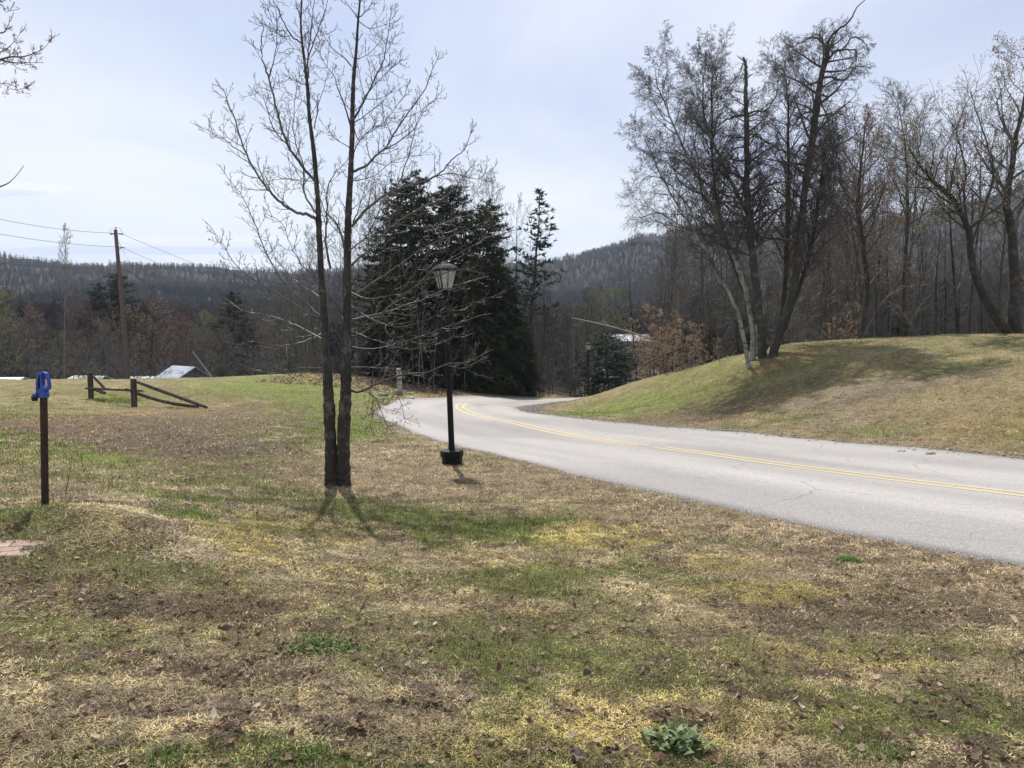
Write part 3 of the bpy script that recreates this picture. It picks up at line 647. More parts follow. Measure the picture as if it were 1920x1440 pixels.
make_proto('wood_b', wood_proto(2, 15, .12, n=[24, 7, 6], ratio=[.26, .5, .5]), M['wood_bark'], M['wood_twig'])
make_proto('wood_c', wood_proto(3, 12, .14, n=[15, 9, 6], ratio=[.5, .5, .5], start=[.22, .25, .2]), M['wood_bark'], M['wood_twig'])
make_proto('wood_d', wood_proto(4, 14, .10, n=[16, 7, 5], ratio=[.22, .5, .5], start=[.3, .25, .2]), M['wood_bark'], M['wood_twig'])
make_proto('birch_far', wood_proto(5, 15, .10, n=[26, 8, 6], ratio=[.22, .5, .5], up=[.02, .16, .05, -.03], start=[.35, .2, .2]), M['birch_bark'], M['wood_twig'], 'birch_tree')
make_proto('pale_birch', wood_proto(15, 15, .09, n=[24, 7, 6], ratio=[.18, .5, .5], up=[.02, .2, .1, .05], start=[.5, .2, .2], rmin=.014, wob=[.06, .1, .13, .16]), M['pale_twig'], M['pale_twig'], 'birch_tree')
make_proto('tangle', wood_proto(16, 8, .06, n=[20, 9, 6], ratio=[.5, .5, .5], ang=[1.1, .9, .8], up=[.01, .03, .03, .02], start=[.06, .2, .2], rmin=.008, wob=[.1, .15, .17, .2]), M['wood_bark'], M['wood_twig'])
make_proto('red_tree', wood_proto(6, 9, .12, n=[18, 9, 6], ratio=[.55, .5, .5], start=[.15, .25, .2], rmin=.011), M['wood_bark'], M['wood_twig'], 'budding_tree', (M['red_bud'], .09, 3))
make_proto('bronze_tree', wood_proto(7, 10, .14, n=[18, 9, 6], ratio=[.55, .5, .5], start=[.15, .25, .2], rmin=.011), M['wood_bark'], M['wood_twig'], 'budding_tree', (M['orange_bud'], .10, 4))
make_proto('green_tree', wood_proto(8, 10, .13, n=[18, 9, 6], ratio=[.5, .5, .5], start=[.15, .25, .2], rmin=.011), M['wood_bark'], M['wood_twig'], 'budding_tree', (M['green_bud'], .12, 4))
make_proto('sapling', wood_proto(9, 6, .04, n=[12, 6, 4], ratio=[.35, .5, .5], start=[.15, .25, .2], rmin=.007, wob=[.06, .1, .13, .16]), M['wood_bark'], M['wood_twig'], 'sapling')
make_proto('brush', wood_proto(10, 3.2, .03, n=[16, 7, 4], ratio=[.6, .5, .5], start=[.02, .2, .2], ang=[.9, .8, .7], rmin=.006, wob=[.1, .14, .15, .16]), M['wood_bark'], M['wood_twig'], 'bare_shrub')
make_proto('beech', wood_proto(12, 5.5, .045, n=[16, 7, 4], ratio=[.42, .5, .5], start=[.1, .2, .2], up=[.02, .03, .02, 0], rmin=.006), M['wood_bark'], M['wood_twig'], 'beech_tree', (M['tan_leaf'], .10, 3))
make_proto('pale_sapling', wood_proto(13, 9, .05, n=[14, 6, 4], ratio=[.22, .5, .5], start=[.35, .25, .2], rmin=.008, wob=[.05, .1, .13, .16]), M['pale_twig'], M['wood_twig'], 'sapling')

# ---- conifers
def conifer(key, seed, H, Rb, nb, droop, mtl, start=.06, clump=.30, dens=26, shape=1.0, gap=0.0, upturn=0.0, name='evergreen_tree'):
    g = np.random.default_rng(seed); rg = random.Random(seed); polys = []
    tr = [(0, 0, -.4)]; 
    for k in range(1, 11): tr.append((g.normal(0, .03) + tr[-1][0] * .9, g.normal(0, .03), H * k / 10))
    tv, tq = tubes([(tr, [H * .0125 * (1 - .93 * k / 10) for k in range(11)])], 7)
    cl_c = []; cl_d = []
    for b in range(nb):
        f = start + (1 - start) * ((b + rg.random()) / nb); z = H * f
        w = min(1.0, (1.0 - f) ** shape * 1.15 + .02) * (min(1.0, .55 + (f - start) * 3)); L = Rb * w * rg.uniform(.45, 1.25) + .12
        if rg.random() < gap: continue
        a = rg.uniform(0, 6.28); dz = .25 - droop * (1 - f); pts = [(0, 0, z)]; rad = [.012 + .012 * L]
        d = (math.cos(a), math.sin(a), dz)
        for k in range(5):
            d = nrm((d[0] + rg.gauss(0, .06), d[1] + rg.gauss(0, .06), d[2] - droop * .12 + upturn * (k > 1) * .16 + rg.gauss(0, .04)))
            p = pts[-1]; pts.append((p[0] + d[0] * L / 5, p[1] + d[1] * L / 5, p[2] + d[2] * L / 5)); rad.append(rad[0] * (1 - .17 * (k + 1)))
        polys.append((pts, rad)); A = np.array(pts)
        n = max(4, int(dens * L / Rb * 1.3)); t = g.uniform(.12, 1, n) * 5; i = np.minimum(t.astype(int), 4); fr = (t - i)[:, None]
        pos = A[i] * (1 - fr) + A[i + 1] * fr; side = g.normal(0, 1, n) * (.10 + .20 * L * (1.1 - t / 5)) * .6
        dd = A[i + 1] - A[i]; dd /= np.linalg.norm(dd, axis=1)[:, None]; sv = np.stack([-dd[:, 1], dd[:, 0], dd[:, 2] * 0], 1)
        pos = pos + sv * side[:, None]; pos[:, 2] += g.normal(0, .05, n) - np.abs(side) * .25 * droop
        cl_c.append(pos); cl_d.append(dd + sv * np.sign(side)[:, None] * .9 + g.normal(0, .25, (n, 3)))
    c = np.concatenate(cl_c); d = np.concatenate(cl_d); n = len(c); per = 4
    c = np.repeat(c, per, 0); d = np.repeat(d, per, 0) + g.normal(0, .8, (n * per, 3)); d[:, 2] -= droop * .25 - upturn * .5
    d /= np.linalg.norm(d, axis=1)[:, None]; s_ = g.normal(0, 1, (n * per, 3)); s_ -= d * (s_ * d).sum(1)[:, None]; s_ /= np.linalg.norm(s_, axis=1)[:, None]
    L = clump * g.uniform(.6, 1.3, (n * per, 1))
    V = np.stack([c - s_ * L * .16, c + s_ * L * .16, c + d * L], 1).reshape(-1, 3)
    bv, bq = tubes(polys, 3)
    me1 = mesh_np(key + '_trunk', tv, tq); me2 = mesh_np(key + '_boughs', bv, bq); me3 = mesh_np(key + '_needles', V, T=np.arange(len(V)).reshape(-1, 3), smooth=False)
    me1.materials.append(M['wood_bark']); me2.materials.append(M['wood_bark']); me3.materials.append(mtl)
    PROTO[key] = {'name': name, 'parts': [('trunk', me1, 0), ('branches', me2, 0), ('foliage', me3, 0)]}
conifer('pine_a', 21, 13, 2.6, 150, .35, M['needle'], dens=40, shape=.5, gap=.2, clump=.21, upturn=.5, name='pine_tree')
conifer('pine_b', 22, 12, 2.5, 130, .3, M['needle'], dens=42, shape=.42, gap=.2, clump=.21, upturn=.7, name='pine_tree', start=.25)
conifer('hemlock', 23, 11, 2.7, 170, .75, M['needle'], dens=50, shape=.75, clump=.22, start=.02, name='hemlock_tree')
conifer('white_pine', 24, 12, 2.3, 70, .05, M['needle_blue'], dens=15, shape=.8, gap=.1, upturn=.6, clump=.26, start=.38, name='white_pine')
conifer('spruce', 25, 5.2, 2.6, 60, .8, M['needle_blue'], dens=34, shape=.55, gap=.1, clump=.24, start=.08, name='weeping_spruce')

# ---- far woods: trees by the thousand on the hills
def far_proto(seed, con):
    if con:
        g = np.random.default_rng(seed); n = 220; f = g.random(n) ** .8; a = g.uniform(0, 6.28, n); R = 2.6 * (1 - f) ** .85 + .2; z = 1.5 + f * 14
        c = np.stack([R * .55 * np.cos(a), R * .55 * np.sin(a), z], 1); d = np.stack([np.cos(a), np.sin(a), -.35 + 0 * a], 1); s_ = np.stack([-np.sin(a), np.cos(a), 0 * a], 1)
        V = np.stack([c - d * R[:, None] * .4 - s_ * .5, c - d * R[:, None] * .4 + s_ * .5, c + d * R[:, None] * .7], 1).reshape(-1, 3)
        me = mesh_np('far_evergreen', V, T=np.arange(len(V)).reshape(-1, 3), smooth=False); me.materials.append(M['far_needle'])
    else:
        out = wood_proto(seed, 15, .16, max=2, n=[24, 12], seg=[5, 3, 2], ratio=[.42, .5], start=[.08, .2], rmin=.05, taper=[.8, .7, .4], up=[.02, .1, .05], wob=[.04, .12, .15])
        v, q = tubes([(p, r) for _, p, r in out], 3); me = mesh_np('far_bare', v, q); me.materials.append(M['far_twig'])
    return me
M['far_needle'] = mat('far_needles', (0.014, 0.024, 0.015), 0.9, None, None, .1, rnd=.35)
M['far_twig'] = mat('far_twig', (0.066, 0.054, 0.052), 0.9, None, None, .1, rnd=.3)
M['far_red'] = mat('far_red_twig', (0.095, 0.064, 0.056), 0.9, None, None, .1, rnd=.3)
fcol = bpy.data.collections.new('far_tree_kinds')
fl = [far_proto(31, 0), far_proto(32, 0), far_proto(33, 0), far_proto(34, 1), far_proto(35, 1)]
r_ = fl[2]; r_.materials.clear(); r_.materials.append(M['far_red'])
for i, me in enumerate(fl):
    o = bpy.data.objects.new('far_kind_%s' % 'abcde'[i], me); fcol.objects.link(o)
def far_points():
    g = np.random.default_rng(77); pts = []; n = 130000
    az = np.radians(g.uniform(-42, 42, n)); r = np.exp(g.uniform(math.log(150), math.log(1750), n))
    x = r * np.sin(az); y = r * np.cos(az); px = 960 + F_PX * x / y
    # keep to slopes facing the viewer, denser per area near, thin far
    keep = g.random(n) < np.clip((r / 700) ** .8, .12, 1) * np.where(px > 1100, 1, .8)
    lim = 920 + 770 * sstep(1020, 1300, px); keep &= r < lim
    x, y, r, px = x[keep], y[keep], r[keep], px[keep]
    z = Zs(x, y)
    con = fbm(x / 70, y / 45, 91, 4) + .10 * (px < 560) * (r > 450) - .06 * (px > 1200)
    kind = np.where(con > .555, g.integers(3, 5, len(x)), g.choice([0, 0, 1, 1, 2], len(x)))
    sc = g.uniform(.6, 1.05, len(x)) * np.where(kind > 2, .85, 1) * np.interp(r, [300, 700, 1600], [.95, .5, .45])
    # the skyline of the mountain keeps a regular edge
    return x, y, z - .6, kind, sc, g.uniform(0, 6.28, len(x))
fx, fy, fz, fk, fs, fr_ = far_points()
me = bpy.data.meshes.new('far_woods'); me.vertices.add(len(fx)); me.vertices.foreach_set('co', np.stack([fx, fy, fz], 1).astype(np.float32).ravel())
for nm, ty, dat in (('kind_no', 'INT', fk.astype(np.int32)), ('size', 'FLOAT', fs.astype(np.float32)), ('turn', 'FLOAT', fr_.astype(np.float32))):
    a = me.attributes.new(nm, ty, 'POINT'); a.data.foreach_set('value', dat)
fo = bpy.data.objects.new('far_woods', me); C.objects.link(fo)
tag(fo, 'grey brown bare woods with dark evergreens covering the far hills', 'woods', kind='stuff')
def gn_scatter(o, coll):
    ng = bpy.data.node_groups.new('scatter', 'GeometryNodeTree')
    ng.interface.new_socket('Geometry', in_out='INPUT', socket_type='NodeSocketGeometry'); ng.interface.new_socket('Geometry', in_out='OUTPUT', socket_type='NodeSocketGeometry')
    n = ng.nodes; l = ng.links; gi = n.new('NodeGroupInput'); go_ = n.new('NodeGroupOutput')
    ci = n.new('GeometryNodeCollectionInfo'); ci.inputs['Collection'].default_value = coll; ci.inputs['Separate Children'].default_value = True; ci.inputs['Reset Children'].default_value = True
    ip = n.new('GeometryNodeInstanceOnPoints'); ip.inputs['Pick Instance'].default_value = True
    def na(nm, ty):
        a = n.new('GeometryNodeInputNamedAttribute'); a.data_type = ty; a.inputs['Name'].default_value = nm; return a.outputs['Attribute']
    cx = n.new('ShaderNodeCombineXYZ'); l.new(na('turn', 'FLOAT'), cx.inputs[2])
    l.new(gi.outputs[0], ip.inputs['Points']); l.new(ci.outputs[0], ip.inputs['Instance']); l.new(na('kind_no', 'INT'), ip.inputs['Instance Index'])
    l.new(cx.outputs[0], ip.inputs['Rotation']); l.new(na('size', 'FLOAT'), ip.inputs['Scale']); l.new(ip.outputs[0], go_.inputs[0])
    md = o.modifiers.new('scatter', 'NODES'); md.node_group = ng
gn_scatter(fo, fcol)

# ------------------------------------------------------------ the near twin-trunk maple
def c2(X, Y): return (360 + X / 3.0, Y / 3.0)
D0 = 9.1
def limb_pts(px, depth0, slope, rg, wig=.03):
    out = []; acc = 0
    for k, (a, b) in enumerate(px):
        if k: acc += math.hypot(a - px[k - 1][0], b - px[k - 1][1]) * depth0 / F_PX
        out.append(P(a, b, depth0 + slope * acc + (rg.gauss(0, wig) if k else 0)))
    return out
TW = dict(max=3, n=[0, 5, 2], seg=[6, 5, 3, 3], up=[.05, .13, .16, .14], wob=[.05, .06, .07, .08], taper=[.8, .7, .6, .5], start=[.1, .12, .25],
          ang=[.9, .85, .75], ratio=[.5, .40, .42], short=[.5, .4, .3], rr=.6, rmin=.0022)
def twigs_on(out, rg, pts, rad, step, L0, pr, lvl=1, s0=.12):
    """opposite pairs of twigs along a limb"""
    seg = []; tot = 0
    for i in range(len(pts) - 1):
        d = math.dist(pts[i], pts[i + 1]); seg.append((tot, d)); tot += d
    s = tot * s0 + rg.uniform(0, step); roll = rg.uniform(0, 6.28)
    while s < tot:
        i = max(k for k in range(len(seg)) if seg[k][0] <= s); t = (s - seg[i][0]) / max(seg[i][1], 1e-6)
        a, b = pts[i], pts[i + 1]; p = tuple(a[k] + (b[k] - a[k]) * min(t, 1) for k in range(3)); d0 = nrm((b[0] - a[0], b[1] - a[1], b[2] - a[2]))
        f = s / tot; L = L0 * (1 - .55 * f) * rg.uniform(.45, 1.25); roll += 1.57 + rg.uniform(-.35, .35)
        for sg in (0, math.pi):
            if rg.random() < .2: continue
            v = perp(d0, roll + sg); an = rg.uniform(.65, 1.15); ca, sa = math.cos(an), math.sin(an)
            d = nrm((d0[0] * ca + v[0] * sa, d0[1] * ca + v[1] * sa, d0[2] * ca + v[2] * sa - .05))
            grow(out, rg, p, d, L, max(.0034, min(rad[i] * .5, .006)), lvl, pr)
        s += step * rg.uniform(.6, 1.5)
    # forked tip
    p = pts[-1]; d0 = nrm(tuple(pts[-1][k] - pts[-2][k] for k in range(3)))
    for _ in range(3):
        v = perp(d0, rg.uniform(0, 6.28)); grow(out, rg, p, nrm(tuple(d0[k] + v[k] * .45 for k in range(3))), rg.uniform(.05, .12), .0026, 3, pr)
LT = [(625,930,.13),(623,912,.102),(622,900,.088),(621,880,.082),(619,800,.072),(616,740,.064),(613,680,.050),(608,594,.042),(602,511,.037),(598,428,.034),(596,380,.031),(592,325,.027),(588,283,.025),(580,217,.022),(577,167,.020),(572,123,.017),(567,83,.014),(564,43,.011),(566,0,.009),(572,-60,.007),(570,-120,.005)]
RT = [(643,930,.135),(644,912,.108),(644,900,.094),(643,880,.086),(645,800,.076),(648,740,.066),(649,678,.056),(651,594,.050),(651,511,.047),(652,440,.042),(653,400,.039),(657,333,.034),(660,267,.030),(661,200,.026),(663,150,.022),(668,93,.017),(672,33,.012),(675,0,.010),(679,-60,.008),(682,-130,.005)]
cc = lambda L: [c2(*q) for q in L]
LL = [ (cc([(700,1230),(640,1205),(580,1190),(500,1140),(450,1090),(400,1030),(330,920),(290,830),(265,750),(240,660),(205,590),(185,520),(150,485)]),.017,.25),
 (cc([(300,870),(240,830),(180,780),(110,745),(50,715)]),.007,.1),
 (cc([(690,1015),(640,960),(590,890),(540,820),(495,700),(470,590),(440,470),(410,380),(390,300),(390,230),(400,150),(370,110)]),.015,-.3),
 (cc([(435,430),(460,340),(475,230),(472,60)]),.007,-.2),(cc([(540,820),(470,740),(430,640),(400,540),(360,515)]),.007,.3),
 (cc([(700,1200),(650,1130),(630,1060),(630,960),(610,880),(575,770),(570,650),(590,500),(610,390)]),.011,.5),
 (cc([(615,240),(560,200),(520,130),(480,50),(450,-20),(430,-100)]),.009,-.3),(cc([(650,340),(670,280),(700,200),(740,90),(770,-20),(790,-120)]),.008,.4),
 (cc([(655,440),(652,340),(662,220),(680,80),(690,-30),(700,-130)]),.009,-.5),(cc([(690,720),(705,610),(740,500),(762,420)]),.006,-.6),
 (cc([(690,1020),(590,1015),(500,1005),(430,1020)]),.005,.8),(cc([(625,290),(560,270),(510,295)]),.004,.3),(cc([(660,600),(600,550),(540,520),(440,490)]),.005,.5),
 (cc([(560,200),(480,190),(430,60)]),.004,.2),(cc([(640,480),(600,460),(530,430)]),.004,-.5),(cc([(605,100),(590,30),(560,-60)]),.005,.3),
 ([(620,503),(613,470),(611,440),(612,400),(615,350),(628,325),(650,303)],.013,-.6),
 ([(601,592),(575,570),(548,545),(520,515),(492,455),(472,405),(450,362),(428,335),(421,322)],.010,.35),
 ([(602,600),(560,575),(515,548),(470,520),(440,495),(415,455),(393,423)],.009,-.4),
 ([(612,640),(560,612),(500,590),(455,583),(425,560)],.008,.5),([(614,700),(592,668),(583,645),(560,620)],.008,-.6),
 ([(610,622),(570,640),(520,650),(470,640),(440,652)],.006,-.9),([(606,560),(560,530),(520,490),(500,440)],.006,.8),([(613,690),(560,690),(510,700),(470,690)],.005,.4),
 ([(604,530),(570,500),(545,460),(530,420),(500,400)],.006,-.8)]
RL = [(cc([(905,965),(980,930),(1030,880),(1090,830),(1150,730),(1240,600),(1310,500),(1350,400),(1385,325)]),.014,.3),
 (cc([(1090,840),(1200,770),(1260,710),(1310,620),(1400,520)]),.007,.1),(cc([(900,1275),(970,1190),(1080,1100),(1200,1050),(1330,1010),(1400,970),(1460,900),(1530,840),(1580,720)]),.015,-.2),
 (cc([(1330,1010),(1450,975),(1600,1010),(1660,970),(1705,935)]),.006,.3),(cc([(1130,1105),(1190,960),(1230,840),(1260,700),(1310,600)]),.009,.4),
 (cc([(915,665),(960,580),(1000,500),(1060,380),(1090,280),(1110,150),(1120,70)]),.011,-.4),(cc([(915,690),(1000,630),(1080,560),(1135,500)]),.006,.5),
 (cc([(890,700),(860,600),(820,500),(800,430),(740,350),(710,260)]),.009,.4),(cc([(895,370),(850,320),(790,270),(740,200),(700,130)]),.007,-.3),
 (cc([(935,100),(980,60),(1020,10),(1060,-60)]),.006,-.3),(cc([(930,95),(890,40),(860,-10),(840,-80)]),.006,.4),(cc([(890,830),(820,790),(740,740)]),.006,.5),
 (cc([(905,700),(940,790),(1010,720),(1080,690),(1180,560),(1215,480)]),.006,-.5),(cc([(910,860),(950,780),(1020,730),(1090,680)]),.006,.6),
 (cc([(940,120),(1000,160),(1080,140),(1150,120)]),.005,.3),(cc([(925,330),(990,300),(1060,230),(1070,190)]),.005,.7),(cc([(960,560),(1060,440),(1180,340)]),.005,-.6),
 (cc([(860,1400),(840,1320),(800,1240),(750,1190),(720,1110)]),.013,-.2),(cc([(905,1250),(940,1170),(970,1060),(975,950)]),.008,.8),
 ([(655,500),(675,482),(695,465),(740,420),(790,390),(840,365),(890,305)],.013,.5),([(740,420),(790,425),(850,410),(915,330)],.007,.6),
 ([(655,632),(679,625),(707,600),(740,564),(776,539),(818,517),(866,505),(900,512)],.014,-.3),([(776,539),(820,500),(870,470),(925,440)],.007,.1),
 ([(657,731),(670,735),(684,731),(720,714),(757,703),(804,697),(834,683),(868,680),(909,662)],.015,-.15),([(834,683),(870,690),(905,672)],.006,.2),([(684,731),(705,750),(722,790),(735,810)],.006,-.2),
 ([(655,562),(700,528),(745,500),(790,468),(850,440),(905,418)],.010,.35),([(654,689),(700,689),(748,695),(790,705),(812,720)],.007,.4),
 ([(655,600),(720,585),(790,562),(850,535),(905,520)],.008,.5),([(655,570),(700,600),(760,612),(850,578),(935,552)],.008,-.5),
 ([(655,650),(700,655),(760,640),(830,615),(905,590)],.008,.2),([(653,545),(690,560),(750,545),(800,480),(860,400)],.007,-.7),([(655,620),(710,640),(770,655),(830,640),(880,620)],.006,-.6),
 ([(690,730),(720,760),(745,740),(760,790)],.004,.3),([(650,700),(690,720),(700,775),(690,800)],.005,-.6),([(653,470),(690,440),(720,380),(770,330)],.008,-.8),([(657,340),(700,330),(740,300),(800,290)],.007,.7),
 ([(650,600),(620,560),(600,540),(560,520)],.006,-.9)]
def near_tree(trunk, limbs, seed, root_px, label):
    rg = random.Random(seed); base = P(root_px, 918, D0)
    e = empty('bare_maple', base, label, 'tree', 'the two close trunks by the lamp')
    off = np.array(base)
    pts = [P(a, b, D0 + .05 * math.sin(k * .9)) for k, (a, b, _) in enumerate(trunk)]; rad = [q[2] for q in trunk]
    
    tp, trd = smooth_line(pts, rad, 8)
    trd = [r * (1 + .07 * math.sin(i * 1.9) + rg.gauss(0, .03)) for i, r in enumerate(trd)]
    v, q = tubes([(tp, trd)], 16)
    # bark ridges
    g = np.random.default_rng(seed); c = np.repeat(np.array(tp), 16, 0); dv = v - c
    v = c + dv * (1 + .20 * (fbm(np.arctan2(dv[:, 1], dv[:, 0]) * 4, v[:, 2] * 7, seed, 3) - .5)[:, None] * 2)
    obj('trunk', mesh_np('trunk', v - off, q), M['bark'], e)
    for px, r, sl in limbs:
        out = []; lp = limb_pts(px, D0, sl, rg, .02); n = len(lp)
        lp, lr = smooth_line(lp, [max(r * (1 - .82 * k / (n - 1)), .0028) for k in range(n)], 4)
        lp = [tuple(c_ + rg.gauss(0, .004) for c_ in p_) if 0 < i < len(lp) - 1 else p_ for i, p_ in enumerate(lp)]
        lr = [q_ * 1.18 for q_ in lr]; out.append((0, lp, lr)); twigs_on(out, rg, lp, lr, .125, .42, TW)
        (v1, q1), cr2 = split_meshes(out, 0, 7, 4, 3)
        v = np.concatenate([v1, cr2[0]]); q = np.concatenate([q1, cr2[1] + len(v1)])
        obj('limb', mesh_np('limb', v - off, q), M['twig'] if r < .009 else M['bark_thin'], e)
    # twigs straight off the trunk
    out = []; k0 = int(len(tp) * .25)
    sub = tp[k0:]; twigs_on(out, rg, sub, trd[k0:], .16, .36, TW, s0=0)
    out = [(l, p_, r_) for l, p_, r_ in out]
    v, q = tubes([(p_, r_) for _, p_, r_ in out], 3); obj('twigs', mesh_np('twigs', v - off, q), M['twig'], e, kind='stuff')
M['bark_thin'] = mat('limb_bark', (0.075, 0.063, 0.055), 0.75, (6, (0.16, 0.145, 0.13), 0.45, 0.7), None, .4)
near_tree(LT, LL, 3, 623, 'left and paler of two bare maples standing close together left of the lamp post')
near_tree(RT, RL, 4, 644, 'right and darker of two close bare maples, its limbs reaching over the lamp post')

# ------------------------------------------------------------ birches and maples on the right bank
BI = dict(max=4, n=[26, 9, 7, 6], seg=[8, 6, 5, 4, 3], up=[.02, .10, .04, -.05, -.14], wob=[.04, .13, .14, .14, .13], taper=[.9, .85, .75, .6, .4], start=[.3, .15, .12, .15],
          ang=[.8, .75, .75, .7], ratio=[.25, .42, .5, .6], short=[.55, .4, .3, .3], rr=.5, rmin=.0036)
def traced(name, label, trunk, limbs, depth, seed, pr, mb, mt, n, start, buds=None, group=None, lean=0.0, sides=8, Lf=None, twl=.8, end=1.0):
    rg = random.Random(seed); b = trunk[0]; bx, by, _ = P(b[0], b[1], depth); base = (bx, by, ZZ(bx, by) - .05)
    e = empty(name, base, label, 'tree', group); off = np.array(base); out = []; stubs = []; px2m = depth / F_PX
    pts = [P(q[0], q[1], depth + lean * k) for k, q in enumerate(trunk)]; pts[0] = (pts[0][0], pts[0][1], base[2] - .15)
    rad = [q[2] for q in trunk]; tp, tr_ = smooth_line(pts, rad, 5); H = math.dist(tp[0], tp[-1])
    tp = [(p_[0] + rg.gauss(0, .012), p_[1] + rg.gauss(0, .012), p_[2]) for p_ in tp]
    out.append((0, tp, tr_)); Lf = Lf or H
    ke = max(4, int(len(tp) * end)); dress(out, rg, tp[:ke], dirs_of(tp)[:ke], tr_[:ke], Lf, 0, pr, start=start, n=n)
    for px, r, sl in limbs:
        lp = limb_pts(px, depth, sl, rg, .06); m = len(lp); lp, lr = smooth_line(lp, [max(r * (1 - .75 * k / (m - 1)), pr['rmin']) for k in range(m)], 4)
        lp = [tuple(c_ + rg.gauss(0, .015) for c_ in p_) for p_ in lp]
        L = sum(math.dist(lp[i], lp[i + 1]) for i in range(len(lp) - 1)); out.append((1, lp, lr)); dress(out, rg, lp, dirs_of(lp), lr, L * twl, 1, pr, start=.15, n=int(4 + L * 3.2))
    if 'dead-topped' in label:
        for s_, r_ in ((c4([(820,512),(842,490),(864,474)]), .022), (c4([(812,398),(790,383),(766,362)]), .018), (c4([(816,400),(823,385),(828,376)]), .018), (c4([(815,512),(800,505),(780,498)]), .012), (c4([(818,545),(830,545)]), .02), (c4([(812,395),(800,405),(770,470),(752,500),(720,540)]), .012)):
            lp = [P(a, b_, depth) for a, b_ in s_]; out.append((0, lp, [r_ * (1 - .5 * i / len(lp)) for i in range(len(lp))]))
    (tv, tq), cw = split_meshes(out, 0, sides, 5, 3)
    obj('trunk', mesh_np('trunk', tv - off, tq), mb, e)
    o = obj('crown', mesh_np('crown', cw[0] - off, cw[1]), mt, e)
    if buds:
        tp_ = tips(out, pr['max']); tp_ = tp_[::buds[3]] if len(buds) > 3 else tp_
        o = obj('buds', bud_mesh('buds', [(tuple(np.array(a) - off), tuple(np.array(c_) - off)) for a, c_ in tp_], buds[1], buds[2], rg), buds[0], e, kind='stuff')
    return e, len(out)
c4 = lambda L: [(1160 + a / 3.43, b / 3.43) for a, b in L]
GB = 'birches standing on the grassy mound'
BD = dict(BI); BD.update(ang=[1.2, .8, .75, .7], up=[.02, .03, .0, -.08, -.16], ratio=[.20, .45, .5, .6])
traced('birch_tree', 'dead-topped birch with a snapped forked tip, in the middle of the mound clump',
  [(1431,662,.17),(1425,600,.14),(1416,520,.14),(1408,450,.13),(1403,400,.12),(1400,350,.11),(1400,291,.10),(1399,219,.09),(1398,175,.07),(1399,140,.06),(1398,120,.05),(1393,108,.035)],
  [(c4([(825,745),(760,745),(700,770),(600,830),(520,850)]),.05,.3),(c4([(830,735),(880,715),(950,710),(1010,620),(1035,500)]),.045,-.3),(c4([(815,600),(740,580),(660,600)]),.02,.2),(c4([(800,400),(770,480),(700,570),(690,620)]),.02,.1),
   (c4([(825,860),(900,880),(1000,955)]),.035,.3),(c4([(830,940),(740,960),(660,1040),(600,1130)]),.035,-.4),(c4([(830,1000),(900,1060),(930,1200)]),.03,.4),(c4([(830,780),(900,770),(950,790)]),.02,-.3)],
  26.6, 51, BD, M['wood_bark'], M['birch_twig'], 36, .33, group=GB, end=.70)
traced('birch_tree', 'tallest birch on the mound, dark crooked trunk leaning right above all others',
  [(1446,660,.17),(1458,630,.155),(1481,566,.145),(1494,501,.135),(1502,440,.13),(1507,380,.125),(1512,330,.12),(1521,277,.12),(1527,233,.12),(1533,190,.115),(1539,146,.10),(1548,117,.085),(1552,96,.075),(1554,76,.05),(1568,58,.04),(1591,41,.03),(1606,15,.02),(1626,-4,.012)],
  [(c4([(1340,385),(1400,330),(1470,318),(1525,330),(1520,450)]),.05,.2),(c4([(1440,320),(1480,260),(1515,240),(1560,250),(1600,300),(1610,350)]),.035,-.1),(c4([(1340,345),(1325,300),(1295,260),(1240,238),(1200,262),(1160,275),(1110,305),(1070,270)]),.045,.1),(c4([(1297,265),(1293,220),(1293,180)]),.03,0),
   (c4([(1305,500),(1370,495),(1440,520),(1530,430),(1620,440)]),.05,-.3),(c4([(1300,560),(1380,545),(1450,520)]),.03,.4),(c4([(1270,720),(1200,725),(1130,800),(1080,800)]),.04,.3),(c4([(1260,820),(1340,830),(1420,875)]),.045,-.4),
   (c4([(1250,940),(1350,940),(1470,905),(1600,790)]),.045,.2),(c4([(1235,970),(1180,930),(1140,990),(1050,970),(940,900),(870,850)]),.05,-.2),(c4([(1240,960),(1320,1040),(1350,1200)]),.04,.4),(c4([(1310,600),(1350,655)]),.035,0),
   (c4([(1300,640),(1340,760),(1360,900),(1350,1100)]),.03,.5),(c4([(1250,1000),(1330,1100),(1340,1300),(1330,1500)]),.03,-.5),(c4([(1200,1200),(1290,1250),(1310,1500),(1300,1750)]),.03,-.3)],
  26.2, 52, BD, M['wood_bark'], M['birch_twig'], 42, .28, group=GB, end=.74)
traced('birch_tree', 'white-barked birch at the left edge of the mound clump, leaning left with drooping twigs',
  [(1409,668,.12),(1412,630,.10),(1402,560,.09),(1390,520,.085),(1376,480,.08),(1358,447,.075),(1335,388,.065),(1308,330,.055),(1283,280,.045),(1262,233,.035),(1245,190,.025),(1233,160,.018),(1227,120,.008)],
  [([(1335,388),(1290,340),(1240,300),(1200,290)],.03,.2),([(1300,400),(1260,350),(1215,330),(1185,370)],.025,-.3),([(1358,447),(1290,430),(1230,400),(1190,420)],.03,.3),([(1262,233),(1240,215),(1215,160),(1208,135)],.02,.1),([(1308,330),(1270,290),(1235,280),(1212,220)],.02,-.2),([(1370,470),(1320,500),(1270,500),(1220,540)],.025,.5)],
  26.8, 53, BI, M['birch_bark'], M['birch_twig'], 34, .3, group=GB)
